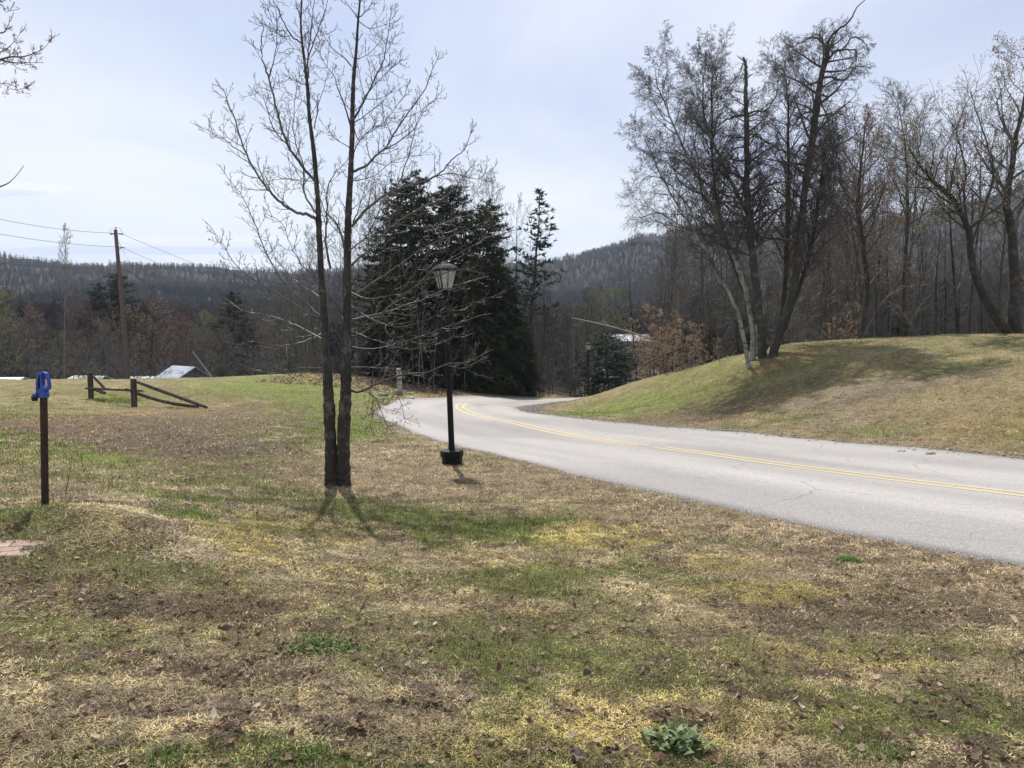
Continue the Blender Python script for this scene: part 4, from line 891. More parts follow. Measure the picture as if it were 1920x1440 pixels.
traced('birch_tree', 'white-barked birch with an upright mottled trunk just left of the snapped tree',
  [(1418,665,.12),(1424,600,.11),(1432,520,.10),(1423,463,.09),(1407,414,.08),(1380,362,.07),(1352,300,.055),(1330,250,.045),(1320,219,.035),(1318,170,.022),(1317,140,.010)],
  [([(1380,362),(1340,330),(1300,310),(1270,270)],.025,.2),([(1407,414),(1350,420),(1300,460)],.025,-.4)],
  27.4, 54, BI, M['birch_bark'], M['birch_twig'], 32, .32, group=GB)
traced('birch_tree', 'slender grey birch rising behind the two white ones, straight trunk',
  [(1440,655,.10),(1400,560,.08),(1360,450,.07),(1342,360,.06),(1336,291,.05),(1335,220,.035),(1335,160,.02),(1336,117,.01)], [],
  28.5, 55, BI, M['wood_bark'], M['birch_twig'], 38, .3, group=GB)
traced('birch_tree', 'grey birch between the snapped tree and the tallest one, narrow pointed crown',
  [(1455,658,.12),(1466,600,.10),(1474,500,.09),(1478,400,.08),(1478,291,.06),(1478,204,.035),(1474,160,.02),(1469,122,.01)], [],
  28.0, 56, BI, M['wood_bark'], M['birch_twig'], 42, .22, group=GB)
traced('birch_tree', 'pale thin birch stem splaying out low to the left of the clump',
  [(1406,668,.08),(1388,605,.07),(1372,560,.06),(1340,500,.05),(1300,430,.04),(1262,370,.03),(1230,310,.02),(1205,250,.01)],
  [([(1300,430),(1250,420),(1200,400),(1180,350)],.02,.3)],
  26.0, 57, BI, M['birch_bark'], M['birch_twig'], 26, .35, group=GB)
traced('birch_tree', 'short dark birch stem filling the right flank of the clump, dense hanging twigs',
  [(1449,655,.10),(1475,600,.09),(1505,520,.08),(1525,440,.07),(1537,360,.05),(1545,300,.035),(1552,250,.015)],
  [([(1525,440),(1555,380),(1570,400),(1575,480)],.02,.3),([(1537,360),(1570,330),(1585,380)],.02,-.3)],
  27.2, 58, BI, M['wood_bark'], M['birch_twig'], 40, .3, group=GB)
MP = dict(max=3, n=[26, 11, 8], seg=[8, 6, 4, 3], up=[.02, .08, .06, .05], wob=[.04, .12, .14, .15], taper=[.9, .85, .75, .5], start=[.3, .15, .15],
          ang=[.85, .8, .75], ratio=[.30, .45, .5], short=[.5, .4, .3], rr=.5, rmin=.0048)
traced('maple_tree', 'dark bare maple with reddish bronze buds on the mound crest, right of the birches',
  [(1621,642,.14),(1618,610,.12),(1628,540,.11),(1620,480,.10),(1614,430,.09),(1608,390,.08),(1612,330,.06),(1618,280,.04),(1622,230,.02)],
  [([(1614,400),(1640,360),(1670,320),(1680,270)],.04,.3),([(1612,430),(1590,380),(1575,330),(1570,280)],.035,-.3),([(1625,540),(1660,500),(1700,490)],.03,.3),([(1625,560),(1590,520),(1560,500)],.03,-.3),([(1616,450),(1650,430),(1690,400),(1700,350)],.03,-.2)],
  31, 61, MP, M['wood_bark'], M['wood_twig'], 26, .35, buds=(M['orange_bud'], .06, 2))
traced('maple_tree', 'slim grey double-stemmed tree between the bronze-budded maple and the leaning one',
  [(1692,640,.10),(1694,560,.09),(1698,480,.08),(1702,400,.07),(1700,330,.05),(1698,280,.035),(1690,230,.02),(1686,205,.01)],
  [([(1698,500),(1715,440),(1735,380),(1750,330),(1745,260)],.05,.2),([(1700,330),(1720,290),(1730,240),(1735,210)],.025,-.2)],
  33, 62, MP, M['wood_bark'], M['wood_twig'], 24, .35, buds=(M['pale_bud'], .05, 1))
traced('maple_tree', 'black-trunked tree leaning left from the mound crest at the right edge, pale opening buds',
  [(1900,626,.19),(1880,612,.16),(1855,575,.14),(1830,520,.13),(1820,470,.115),(1815,430,.10),(1800,395,.09),(1780,365,.08),(1750,340,.06),(1725,310,.04),(1705,280,.02)],
  [([(1815,430),(1808,370),(1810,310),(1795,250),(1808,200),(1830,170)],.05,.3),([(1820,460),(1850,380),(1862,330),(1855,280),(1835,220),(1820,170)],.05,-.3),([(1780,365),(1790,300),(1795,260),(1790,220)],.03,.4),([(1805,400),(1760,400),(1730,430)],.03,-.3),([(1862,330),(1890,280),(1900,230)],.03,.3),([(1750,340),(1770,280),(1790,240),(1760,200)],.03,.2)],
  26.8, 63, MP, M['wood_bark'], M['wood_twig'], 22, .45, buds=(M['pale_bud'], .055, 2))
traced('maple_tree', 'thick dark upright trunk at the right edge of the mound crest with bronze leaf tufts',
  [(1907,627,.22),(1900,590,.19),(1902,540,.17),(1900,480,.16),(1896,430,.14),(1887,380,.12),(1895,330,.10),(1903,270,.08),(1915,210,.05),(1925,150,.03),(1920,90,.012)],
  [([(1897,440),(1880,415),(1850,420),(1840,395)],.06,.3),([(1887,380),(1870,355),(1845,345)],.06,-.2),([(1896,400),(1940,340),(1960,260),(1950,180)],.06,.3),([(1903,270),(1880,230),(1870,190),(1890,150)],.04,-.3),([(1900,500),(1925,530),(1960,500)],.05,.2),([(1870,355),(1858,300),(1870,240)],.03,.2)],
  27.0, 64, MP, M['wood_bark'], M['wood_twig'], 24, .4, buds=(M['orange_bud'], .06, 2))
# ------------------------------------------------------------ woods around the field
def at(px, d):
    """ground point on a bearing at a distance"""
    a, b, _ = ray(px, 620); x = a / b * d; return (x, d, ZZ(x, d))
rg = random.Random(99)
def h_for(py_top, p, Hp):
    """scale so that a tree of height Hp planted at p reaches a row of the photograph"""
    b = tan_of_row(py_top) * p[1]; return max((b - p[2]) / Hp, .2)
HT = {'wood_a': 14.5, 'wood_b': 15.5, 'wood_c': 12.5, 'wood_d': 14.5, 'birch_far': 15.5, 'red_tree': 9.5, 'bronze_tree': 10.5, 'green_tree': 10.5, 'sapling': 6.4, 'pale_birch': 15.5, 'tangle': 8.3, 'brush': 3.3, 'beech': 5.8, 'pale_sapling': 9.3,
      'pine_a': 13.2, 'pine_b': 12.2, 'hemlock': 11.1, 'white_pine': 12.2, 'spruce': 5.3}
KIND = {'wood_a': 'open-crowned', 'wood_b': 'narrow-crowned', 'wood_c': 'broad-crowned', 'wood_d': 'slim', 'birch_far': 'white-stemmed', 'pale_sapling': 'pale-stemmed', 'sapling': 'young dark', 'brush': 'low bushy', 'tangle': 'tangled'}
def near(px, marks):
    return min(marks, key=lambda q: abs(q[0] - px))[1]
MK_MOUND = [(1240, 'behind the tan-leaved beeches'), (1350, 'left of the white-barked birches'), (1440, 'behind the birch clump'), (1540, 'just right of the birch clump'), (1620, 'behind the bronze-budded maple'), (1700, 'behind the slim double-stemmed tree'), (1790, 'under the leaning black tree'), (1860, 'between the two black trees at the right edge'), (1960, 'at the far right edge')]
MK_LEFT = [(-60, 'beyond the left edge'), (20, 'at the left edge of the valley'), (80, 'behind the hydrant'), (150, 'under the tall pale birch'), (230, 'behind the utility pole'), (300, 'by the broad bronze tree'), (360, 'above the pale metal roof'), (430, 'right of the leaning pole'), (500, 'above the right end of the left field'), (580, 'just left of the maple trunks')]
MK_GAP = [(985, 'below the lone white pine'), (1040, 'left of the far lamp'), (1100, 'behind the far lamp')]
def rdg(px, d): return max(d, float(np.interp(px, [1180, 1200, 1330, 1450, 1600, 2000], [40, 40.5, 35, 31, 31.5, 31.5])))
def put(key, px, d, top, label, group=None, wfac=1.0, name=None, jit=.0, cat='tree'):
    p = at(px, d); s_ = h_for(top, p, HT[key]); w = s_ * wfac
    return plant(key, p, rg.uniform(0, 6.28), (w, s_), label, group, name, cat)
# evergreens beyond the bend
put('pine_a', 800, 47, 322, 'tallest of the dark evergreens behind the lamp lantern', 'dark evergreens beyond the road bend', 1.0)
put('pine_b', 740, 45.5, 388, 'dark ragged pine between the maple trunks and the lamp', 'dark evergreens beyond the road bend', 1.05)
put('pine_b', 762, 49, 352, 'dark open-topped pine just left of the tallest evergreen', 'dark evergreens beyond the road bend', 1.0)
put('pine_a', 832, 49, 345, 'dark pine crown pressed against the right of the tallest evergreen', 'dark evergreens beyond the road bend', .9)
put('pine_b', 862, 46.5, 392, 'dark pine just right of the lamp lantern', 'dark evergreens beyond the road bend', 1.1)
put('pine_a', 905, 47, 372, 'pointed dark evergreen at the right of the dark group', 'dark evergreens beyond the road bend', .95)
put('pine_b', 712, 48, 425, 'low dark pine at the left end of the evergreen group', 'dark evergreens beyond the road bend', 1.1)
put('hemlock', 885, 44.5, 470, 'dense hemlock filling in below the pointed evergreen', 'dark evergreens beyond the road bend', 1.0)
put('hemlock', 935, 45, 455, 'dense dark hemlock above the bend of the road', 'dark evergreens beyond the road bend', 1.0)
put('hemlock', 965, 45.5, 520, 'rounded low hemlock at the right foot of the evergreens', 'dark evergreens beyond the road bend', 1.05)
put('hemlock', 830, 44, 540, 'black-green hemlock right behind the lamp post', 'dark evergreens beyond the road bend', 1.2)
put('hemlock', 765, 44.5, 545, 'low hemlock between the white post and the lamp post', 'dark evergreens beyond the road bend', 1.2)
put('hemlock', 990, 47, 600, 'short hemlock at the roadside, right end of the dark group', 'dark evergreens beyond the road bend', 1.1)
put('hemlock', 700, 50, 560, 'short hemlock at the left foot of the evergreens, behind the maple trunks', 'dark evergreens beyond the road bend', 1.2)
put('white_pine', 988, 56, 352, 'open blue-green white pine standing alone right of the dark evergreens', None, 1.2)
put('spruce', 1142, 46.5, 618, 'drooping spruce behind the small far lamp', None, 1.7)
put('pine_b', 785, 50, 340, 'ragged pine crown filling the gap left of the tallest evergreen', 'dark evergreens beyond the road bend', 1.35)
put('pine_b', 842, 51, 352, 'ragged pine crown behind the lamp lantern', 'dark evergreens beyond the road bend', 1.3)
put('pine_b', 882, 50, 388, 'ragged pine between the lantern and the pointed evergreen', 'dark evergreens beyond the road bend', 1.2)
# bare trees behind and among them
for px, d, top, w in ((690,54,330,.8),(668,56,395,.8),(722,57,318,.8),(850,58,312,.7),(880,57,318,.75),(930,59,320,.75),(958,58,372,.75),(645,60,405,.8),(610,66,420,.7),(575,70,435,.7),(905,62,340,.7)):
    put(rg.choice(['wood_a','wood_b','birch_far']), px, d, top, 'pale bare tree rising behind the dark evergreens', 'bare trees behind the evergreens', w)
for px, d, top in ((783,43.2,520),(796,43.5,505),(812,43.0,560),(850,43.8,545),(870,43.4,580),(775,43.8,570)):
    put('pale_sapling', px, d, top, 'thin pale leafless sapling in front of the dark evergreens', 'pale saplings in front of the evergreens', .7)
for k in range(26):
    px = rg.uniform(975, 1130); d = rg.uniform(47, 75); ky = rg.choice(['wood_a','wood_c','wood_d','tangle','sapling','pale_sapling']); put(ky, px, d, rg.uniform(500, 590) + (px - 975) * .1, '%s bare tree in the roadside thicket, %s' % (KIND[ky], near(px, MK_GAP)), 'thicket beyond the road bend', .8)
for k in range(12):
    px = rg.uniform(1125, 1225); d = rg.uniform(64, 88); ky = rg.choice(['wood_c','tangle','tangle','sapling']); put(ky, px, d, rg.uniform(615, 655), '%s bare tree between the two houses in the gap' % KIND[ky], 'trees between the far houses', 1.2)
for k in range(16):
    px = rg.uniform(1115, 1240); d = rg.uniform(47, 62); ky = rg.choice(['brush','tangle','sapling','wood_c']); put(ky, px, d, rg.uniform(600, 680), '%s bare growth in front of the grey house' % KIND[ky], 'growth by the grey house', 1.0)
for k in range(14):
    px = rg.uniform(980, 1110); d = rg.uniform(45.5, 55); put('brush', px, d, rg.uniform(640, 690), 'leafless shrub at the roadside beyond the bend', 'roadside shrubs beyond the bend', 1.1, cat='shrub')
for k in range(18):
    px = rg.uniform(545, 740); d = rg.uniform(44, 56); put('brush', px, d, rg.uniform(640, 690), 'leafless shrub at the wood edge behind the maple trunks', 'shrubs behind the maple trunks', 1.2, cat='shrub')
for k in range(16):
    px = rg.uniform(540, 720); d = rg.uniform(50, 75); put(rg.choice(['wood_a','wood_c','wood_d','wood_b']), px, d, rg.uniform(470, 560), 'grey bare tree at the wood edge behind the maple trunks', 'bare trees behind the maple trunks', .85)
put('green_tree', 1160, 110, 548, 'yellow-green budding tree in the gap above the far house', None, 1.0)
put('green_tree', 1090, 118, 552, 'smaller yellow-green budding tree, left of the brighter one above the far lamp', None, .8)
# left valley
put('pale_birch', 118, 82, 405, 'tall pale birch standing above the hills left of the utility pole', None, .55)
put('red_tree', 72, 88, 590, 'purple-red budding tree behind the blue hydrant', None, .9)
put('bronze_tree', 280, 76, 574, 'broad bronze budding tree right of the utility pole', None, 1.15)
put('red_tree', 165, 105, 560, 'reddish budding tree left of the utility pole', None, .9)
put('red_tree', 348, 78, 600, 'small reddish bare tree above the pale metal roof', None, .6)
put('green_tree', -5, 80, 548, 'yellow-green budding tree at the left edge', None, .9)
put('green_tree', 108, 86, 625, 'small yellow budding tree beside the purple-red one', None, .7)
put('pine_a', 188, 112, 530, 'dark pine top left of the utility pole', None, 1.2)
put('pine_b', 238, 108, 512, 'dark pine top right behind the utility pole', None, 1.3)
put('pine_a', 430, 92, 545, 'dark evergreen at the wood edge above the right of the field', None, 1.2)
put('hemlock', 470, 84, 590, 'dark low hemlock above the right of the field', None, 1.4)
put('hemlock', 55, 95, 665, 'dark low evergreen under the purple-red tree', None, 1.2)
put('hemlock', 190, 90, 660, 'dark low evergreen under the left of the utility pole', None, 1.2)
keys = ['wood_a','wood_b','wood_c','wood_d','wood_c','tangle']
for k in range(105):
    d = 66 * math.exp(rg.random() * .95); px = rg.uniform(-140, 600); top = np.interp(d, [66, 100, 170], [640, 590, 545]) + rg.uniform(-25, 40)
    if px > 380: top -= 35
    if abs(px - 280) < 60 and d < 76: continue
    ky = rg.choice(keys); put(ky, px, d, top, '%s valley tree, %s, %s' % (KIND[ky], near(px, MK_LEFT), 'farther back' if d > 105 else 'nearer'), 'bare trees in the left valley wood', .95)
for k in range(45):
    d = rg.uniform(56, 85); px = rg.uniform(-80, 560)
    ky = rg.choice(['brush','sapling','brush']); put(ky, px, d, rg.uniform(645, 690), '%s brush at the left field crest, %s' % (KIND[ky], near(px, MK_LEFT)), 'brush behind the left field crest', 1.5, cat='shrub')
# behind the mound
for k in range(64):
    d = 33 * math.exp(rg.random() * 1.0); px = rg.uniform(1225, 2010); d = rdg(px, d)
    p = at(px, d)
    top = rg.uniform(300, 480) if d > 45 else rg.uniform(380, 560)
    if px > 1640: top += 40 if d > 45 else 20
    if px < 1300: top = max(top, 400)
    ky = rg.choice(['wood_a','wood_b','wood_c','wood_d','tangle','tangle','birch_far','wood_c']); put(ky, px, d, top, '%s bare tree, %s, %s' % (KIND[ky], near(px, MK_MOUND), 'farther back' if d > 50 else 'nearer'), 'bare trees behind the mound', rg.uniform(.55, .85))
for k in range(75):
    d = rg.uniform(32, 60); px = rg.uniform(1300, 2000); d = rdg(px, d); ky = rg.choice(['sapling','brush','tangle','tangle','pale_sapling']); put(ky, px, d, rg.uniform(480, 600), '%s undergrowth at the mound crest, %s' % (KIND[ky], near(px, MK_MOUND)), 'understorey behind the mound', .9, cat='sapling')
for px, d, top, w in ((1218,41,560,1.1),(1250,38,575,1.1),(1280,36,590,1.2),(1305,34,600,1.1),(1235,43,600,1.3),(1320,35,640,1.3),(1195,46,620,1.0),(1345,33.5,630,1.1),(1262,35.2,612,1.3),(1228,37.5,622,1.4),(1300,33.2,622,1.2)):
    put('beech', px, d, top, 'young beech with tan dry leaves at the left foot of the mound', 'tan-leaved beeches beside the mound', w)
for px, d, top, w in ((1570,33,590,1.0),(1590,34,560,.9),(1548,32,610,1.0)):
    put('beech', px, d, top, 'young beech with tan dry leaves between the birches and the bronze-budded maple', 'tan-leaved beeches behind the mound crest', w)
for px, d, top, w, lb_ in ((1640,44,350,.8,'bronze budding tree directly behind the bronze-budded maple'),(1590,47,300,.8,'bronze budding tree between the birches and the bronze-budded maple')):
    put('bronze_tree', px, d, top, lb_, 'bronze budding trees behind the mound', w)
put('hemlock', 1420, 42, 560, 'dark evergreen hidden behind the birch trunks', None, 1.4)
put('hemlock', 1330, 40, 610, 'low dark evergreen at the left foot of the mound', None, 1.5)
put('hemlock', 1690, 45, 585, 'dark evergreen behind the slim double-stemmed tree', None, 1.3)
for px, d, top, w in ((1250,34.5,668,1.3),(1290,33,655,1.4),(1350,30.5,640,1.3),(1215,38,680,1.3),(1500,31,600,1.2),(1530,32,605,1.2)):
    put('brush', px, d, top, 'tangled dark shrub along the back of the mound', 'shrubs along the mound', w, cat='shrub')
for k in range(22):
    px = rg.uniform(1480, 2000); d = rg.uniform(35, 56); ky = rg.choice(['wood_a','wood_b','wood_c','wood_a'])
    put(ky, px, d, rg.uniform(200, 400), 'tall %s bare tree, %s' % (KIND[ky], near(px, MK_MOUND)), 'tall bare trees behind the mound', .85)
for k in range(9):
    px = rg.uniform(1190, 1480); d = rg.uniform(46, 62); ky = rg.choice(['wood_a','birch_far','tangle','wood_c'])
    put(ky, px, d, rg.uniform(330, 500), 'tall %s bare tree, %s' % (KIND[ky], near(px, MK_MOUND)), 'bare trees behind the left of the mound', .85)
for k, (px, d, top, ky) in enumerate([(20,92,615,'red_tree'),(45,100,585,'bronze_tree'),(140,84,640,'bronze_tree'),(200,96,600,'bronze_tree'),(325,94,600,'red_tree'),(370,100,590,'green_tree'),(400,84,620,'bronze_tree'),(455,98,575,'red_tree'),(500,86,600,'bronze_tree'),(545,96,580,'green_tree'),(-30,88,590,'bronze_tree'),(235,80,640,'red_tree')]):
    put(ky, px, d, top, '%s budding tree in the valley, %s' % ({'red_tree': 'purple-red', 'bronze_tree': 'bronze', 'green_tree': 'yellow-green'}[ky], near(px, MK_LEFT)), 'budding trees in the left valley', .9)
# leaning dead stems
def stem(name, label, pts, r0, r1, mt, twigs=0, seed=1):
    rg2 = random.Random(seed); lp, lr = smooth_line(pts, [r0 + (r1 - r0) * k / (len(pts) - 1) for k in range(len(pts))], 5)
    off = np.array(lp[0]); out = [(0, lp, lr)]
    e = empty(name, lp[0], label, 'dead tree' if twigs else 'pole')
    if twigs: dress(out, rg2, lp, dirs_of(lp), lr, 3.0, 1, MP, start=.4, n=twigs)
    v, q = tubes([(lp, lr)], 7); obj('trunk', mesh_np('trunk', v - off, q), mt, e)
    if twigs:
        v, q = tubes([(p_, r_) for _, p_, r_ in out[1:]], 3); obj('crown', mesh_np('crown', v - off, q), M['pale_twig'], e)
stem('leaning_dead_birch', 'bleached dead stem leaning left across the gap above the far lamp', [P(1262,660,38), P(1230,641,38), P(1180,622,38.5), P(1120,606,39), P(1072,596,39.5)], .06, .02, M['pale_twig'], 6)
stem('leaning_sapling', 'pale leaning stem arching right at the foot of the bronze-budded maple', [P(1615,640,30.5), P(1640,590,30.5), P(1665,555,30.5), P(1700,532,31)], .028, .012, M['twig'], 5, 3)
stem('leaning_sapling', 'short pale forked stem on the mound crest, right of the slim double-stemmed tree', [P(1718,629,29), P(1711,615,29), P(1706,600,29.2), P(1690,575,29.5)], .025, .010, M['twig'], 4, 4)
stem('leaning_sapling', 'dark bough reaching left over the grass edge of the mound', [P(1285,650,33), P(1250,665,33), P(1215,680,34), P(1195,700,34.5)], .03, .015, M['wood_bark'], 0, 5)
stem('leaning_pole', 'pale straight pole leaning by the metal roof at the field edge', [P(401,712,47), P(381,686,47), P(361,659,47)], .05, .04, M['pale_twig'])

# ------------------------------------------------------------ yard hydrant
b0_ = P(85, 968, 5.65); hz0 = ZZ(b0_[0], b0_[1]); e = empty('yard_hydrant', (b0_[0], b0_[1], hz0), 'blue yard hydrant on a rusty brown pipe with black spout, at the left edge', 'hydrant', ry=0)
Ht = P(74, 742, 5.6); lean = Ht[0] - b0_[0]; hp = Ht[2] - hz0
mb = MB(); mb.tube([(0, 0, -.15), (0, 0, 0), (lean * .5, 0, hp * .5), (lean, 0, hp)], .026, 16); mb.build('standpipe', M['rust'], e, True)
hx, hz_ = lean, hp
hs = .78
def hp_(L): return [(hx + a * hs, hz_ + b * hs) for a, b in L]
mb = MB()   # cast head: collar, back plate, two cheek strips, cap
mb.lathe([(.034, -.02), (.038, -.015), (.038, .012), (.034, .02)], (hx, 0, hz_), 18)
mb.prism(hp_([(-.050, .02), (.034, .02), (.030, .07), (.004, .10), (.002, .205), (-.034, .205), (-.048, .12)]), .016, .026)
mb.prism(hp_([(-.052, .05), (-.034, .05), (-.030, .12), (-.018, .205), (-.036, .205), (-.050, .12)]), -.028, .016)
mb.prism(hp_([(-.014, .012), (.036, .012), (.034, .065), (.010, .10), (.006, .205), (-.006, .205), (-.006, .10), (-.016, .06)]), -.030, .016)
mb.prism(hp_([(-.052, .015), (-.014, .012), (-.016, .062), (-.050, .066)]), -.028, .016)
mb.prism(hp_([(-.040, .200), (.012, .200), (.012, .212), (-.036, .212)]), -.034, .030)
hd = mb.build('head', M['blue'], e, False)
mb = MB(); q0 = hp_([(-.022, .06), (-.022, .20)]); mb.tube([(q0[0][0], -.004, q0[0][1]), (q0[1][0], -.004, q0[1][1])], .006, 8); mb.build('plunger_rod', M['metal'], hd)
mb = MB()   # lever: strap over the top and down the right side, open in the middle
arch = hp_([(-.044, .205), (-.036, .226), (.014, .228), (.046, .216), (.064, .150), (.070, .085), (.062, .055), (.034, .040)])
inn = hp_([(.034, .058), (.044, .068), (.052, .090), (.046, .150), (.032, .200), (.008, .212), (-.030, .212)])
mb.prism(arch + inn, -.016, .014); mb.build('handle', M['blue'], e)
mb = MB(); mb.tube([(hx - .008, -.01, hz_ + .022), (hx - .034, -.025, hz_ + .026), (hx - .046, -.03, hz_ + .008), (hx - .049, -.032, hz_ - .010)], [.020, .021, .020, .019], 14)
sp_ = mb.build('spout', M['blue'], e, True)
mb = MB(); mb.lathe([(.015, -.036), (.020, -.034), (.022, -.014), (.025, -.012), (.025, -.002), (.020, .0)], (hx - .049, -.032, hz_ - .006), 16); mb.build('hose_coupling', M['blackplastic'], sp_, True)
for dx_, dz_ in ((-.02, .18), (.018, .05)):
    q0 = hp_([(dx_, dz_)])[0]; mb = MB(); mb.tube([(q0[0], -.038, q0[1]), (q0[0], .034, q0[1])], .006, 8); mb.build('bolt', M['metal'], hd)

# ------------------------------------------------------------ street lamps
def lamp(loc, H, rz, label, lean=0.0, fine=True):
    e = empty('street_lamp', loc, label, 'lamp', 'black lamp posts along the road', rz, ry=-lean)
    mb = MB(); mb.lathe([(.155, -.12), (.155, .085), (.150, .10)], n=8, phase=.39); mb.lathe([(.170, .10), (.176, .115), (.176, .185), (.168, .20), (.060, .215)], n=8, phase=.39)
    mb.build('base', M['black'], e)
    mb = MB(); mb.lathe([(.052, .21), (.050, .26), (.046, .30), (.043, H * .5), (.040, H - .50)], n=16); mb.build('post', M['black'], e, True)
    mb = MB(); mb.lathe([(.050, H - .52), (.058, H - .50), (.058, H - .46), (.046, H - .44), (.060, H - .41), (.10, H - .395), (.12, H - .385), (.12, H - .375)], n=16); mb.build('collar', M['black'], e, True)
    z0, z1, r0, r1 = H - .375, H - .10, .118, .195
    fr_ = MB()
    for k in range(4):
        a = k * math.pi / 2 + math.pi / 4; ca, sa = math.cos(a), math.sin(a)
        fr_.tube([(r0 * ca, r0 * sa, z0), (r1 * ca, r1 * sa, z1)], .010, 6)
        a2 = a + math.pi / 2; fr_.tube([(r1 * ca, r1 * sa, z1), (r1 * math.cos(a2), r1 * math.sin(a2), z1)], .012, 6); fr_.tube([(r0 * ca, r0 * sa, z0), (r0 * math.cos(a2), r0 * math.sin(a2), z0)], .012, 6)
        a0 = a + math.pi / 4; n0 = r0 * .707; n1 = r1 * .707
        fr_.tube([(n0 * math.cos(a0), n0 * math.sin(a0), z0), (n1 * math.cos(a0), n1 * math.sin(a0), z1)], .006, 6)
    f = fr_.build('lantern_frame', M['black'], e)
    for k in range(4):
        a = k * math.pi / 2 + math.pi / 4; a2 = a + math.pi / 2; q = .965; V = []
        for r_q, z_ in ((r0, z0 + .006), (r1, z1 - .006)):
            for aa in (a, a2):
                for s_ in (q, q - .025): V.append((r_q * s_ * math.cos(aa), r_q * s_ * math.sin(aa), z_))
        mb = MB(); mb.add(V, [(0, 2, 6, 4), (1, 5, 7, 3), (0, 1, 3, 2), (4, 6, 7, 5), (0, 4, 5, 1), (2, 3, 7, 6)]); mb.build('pane', M['glass'], f)
    mb = MB(); ph = math.pi / 4
    mb.lathe([(r1 + .028, z1 + .010), (r1 + .03, z1 + .022), (r1 - .015, z1 + .055), (r1 - .07, z1 + .085), (.075, z1 + .10)], n=4, phase=ph)
    mb.lathe([(.07, z1 + .098), (.055, z1 + .115), (.03, z1 + .125), (.012, z1 + .15)], n=12); mb.build('roof', M['black'], e)
    return e
lb = P(848, 868, 11.3); lamp((lb[0], lb[1], ZZ(lb[0], lb[1])), 3.02, math.radians(28), 'black lamp post with frosted lantern standing on the near verge by the road bend', lean=.036)
lb = P(1103, 750, 39.3); lamp((lb[0], lb[1], ZZ(lb[0], lb[1]) + .02), 3.0, math.radians(15), 'small far black lamp post at the left foot of the grassy mound', lean=.01)

# ------------------------------------------------------------ split rail fence
e = empty('split_rail_fence', G(252, 764), 'broken split rail fence with two posts and fallen rails in the left field', 'fence'); fo_ = Vector(e.location)
def fpost(px, top, bot, d, w):
    b = P(px, bot, d); t = P(px, top, d); b = (b[0], b[1], ZZ(b[0], b[1])); h = t[2] - b[2]; lo = Vector(b) - fo_
    mb = MB(); mb.box((0, 0, h / 2 - .15), (w, w * .8, h + .3), None, .015); return mb.build('post', M['old_wood'], e, loc=lo), b, h
p1 = fpost(252, 710, 764, 26, .17); p2 = fpost(171, 698, 751, 27.5, .16)
def rail(a, b, r, flat=.6, sag=0):
    a = Vector(a); b = Vector(b); n = 6; mb = MB(); pts = []
    for k in range(n + 1):
        p_ = a.lerp(b, k / n); p_.z -= sag * math.sin(math.pi * k / n); pts.append(p_ - fo_)
    mb.tube(pts, [r * (.75 if k in (0, n) else 1) for k in range(n + 1)], 6); return mb.build('rail', M['old_wood'], e)
rail(P(160,728,27.4), P(268,733,26.1), .045); 
r1_ = G(388, 767); rail(P(256,716,25.9), (r1_[0], r1_[1], r1_[2] + .05), .06)
r2_ = G(372, 765); rail(P(236,729,26.2), (r2_[0], r2_[1], r2_[2] + .04), .06, sag=.12)
r3_ = G(206, 732); rail(P(175,706,27.6), P(199,731,27.4), .05)
r4_ = G(196, 735); rail(P(174,728,27.7), P(197,737,27.0), .07)

# ------------------------------------------------------------ utility poles and cables
ub = P(241, 716, 57); uz = ZZ(ub[0], ub[1]); ut = P(216.5, 431, 57)
e = empty('utility_pole', (ub[0], ub[1], uz), 'tall brown utility pole leaning left beyond the field', 'utility pole'); eo = Vector(e.location)
L_ = lambda p_: Vector(p_) - eo
mb = MB(); mb.tube([L_((ub[0], ub[1], uz - .5)), L_(P(229, 573, 57)), L_(ut)], [.17, .15, .125], 12); mb.build('pole', M['pole_wood'], e, True)
mb = MB(); mb.tube([L_(P(217.5, 426, 57)), L_(P(217, 436, 57))], .035, 8); 
mb.tube([L_(P(206,439,57)), L_(P(207,431,57)), L_(P(213,427,57)), L_(P(218,426,57)), L_(P(226,429,57)), L_(P(231,439,57))], .012, 6); mb.build('jumper_loop', M['wire'], e)
for a, b_ in (((207,439),(216,438)),((222,438),(231,439))):
    mb = MB(); mb.tube([L_(P(*a, 57)), L_(P(*b_, 57))], .05, 8); mb.build('insulator', M['metal'], e)
mb = MB(); mb.tube([L_(P(220,471,57)), L_(P(229,463,57))], .03, 6); mb.tube([L_(P(220,463,57)), L_(P(234,464,57))], .03, 6); mb.build('bracket', M['metal'], e)
sb_ = P(243, 714, 56.4); sz = ZZ(sb_[0], sb_[1])
e2 = empty('pole_brace', (sb_[0], sb_[1], sz), 'shorter brown pole standing against the right side of the tall utility pole', 'utility pole')
mb = MB(); mb.tube([(0, 0, -.4), Vector(P(227.5, 521, 56.6)) - Vector(e2.location)], [.13, .10], 12); mb.build('pole', M['pole_wood'], e2, True)
def cable(label, a, b, sag, r=.014):
    a = Vector(a); b = Vector(b); n = 24; pts = []
    for k in range(n + 1):
        p_ = a.lerp(b, k / n); p_.z -= sag * 4 * (k / n) * (1 - k / n); pts.append(p_)
    off = pts[0].copy(); mb = MB(); mb.tube([p_ - off for p_ in pts], r, 5); o = mb.build('overhead_cable', M['wire'], None, True, loc=off); tag(o, label, 'cable')
cable('topmost cable from the utility pole to the left edge', P(210,437,57), P(-60,398,47), .25)
cable('second cable from the top, utility pole to the left edge', P(219,463,57), P(-60,428,47), .2)
cable('thick third cable down, utility pole to the left edge', P(223,499,57), P(-60,487,47), .2, .026)
cable('lowest thin cable, utility pole to the left edge', P(226,517,57), P(-60,513,47), .1)
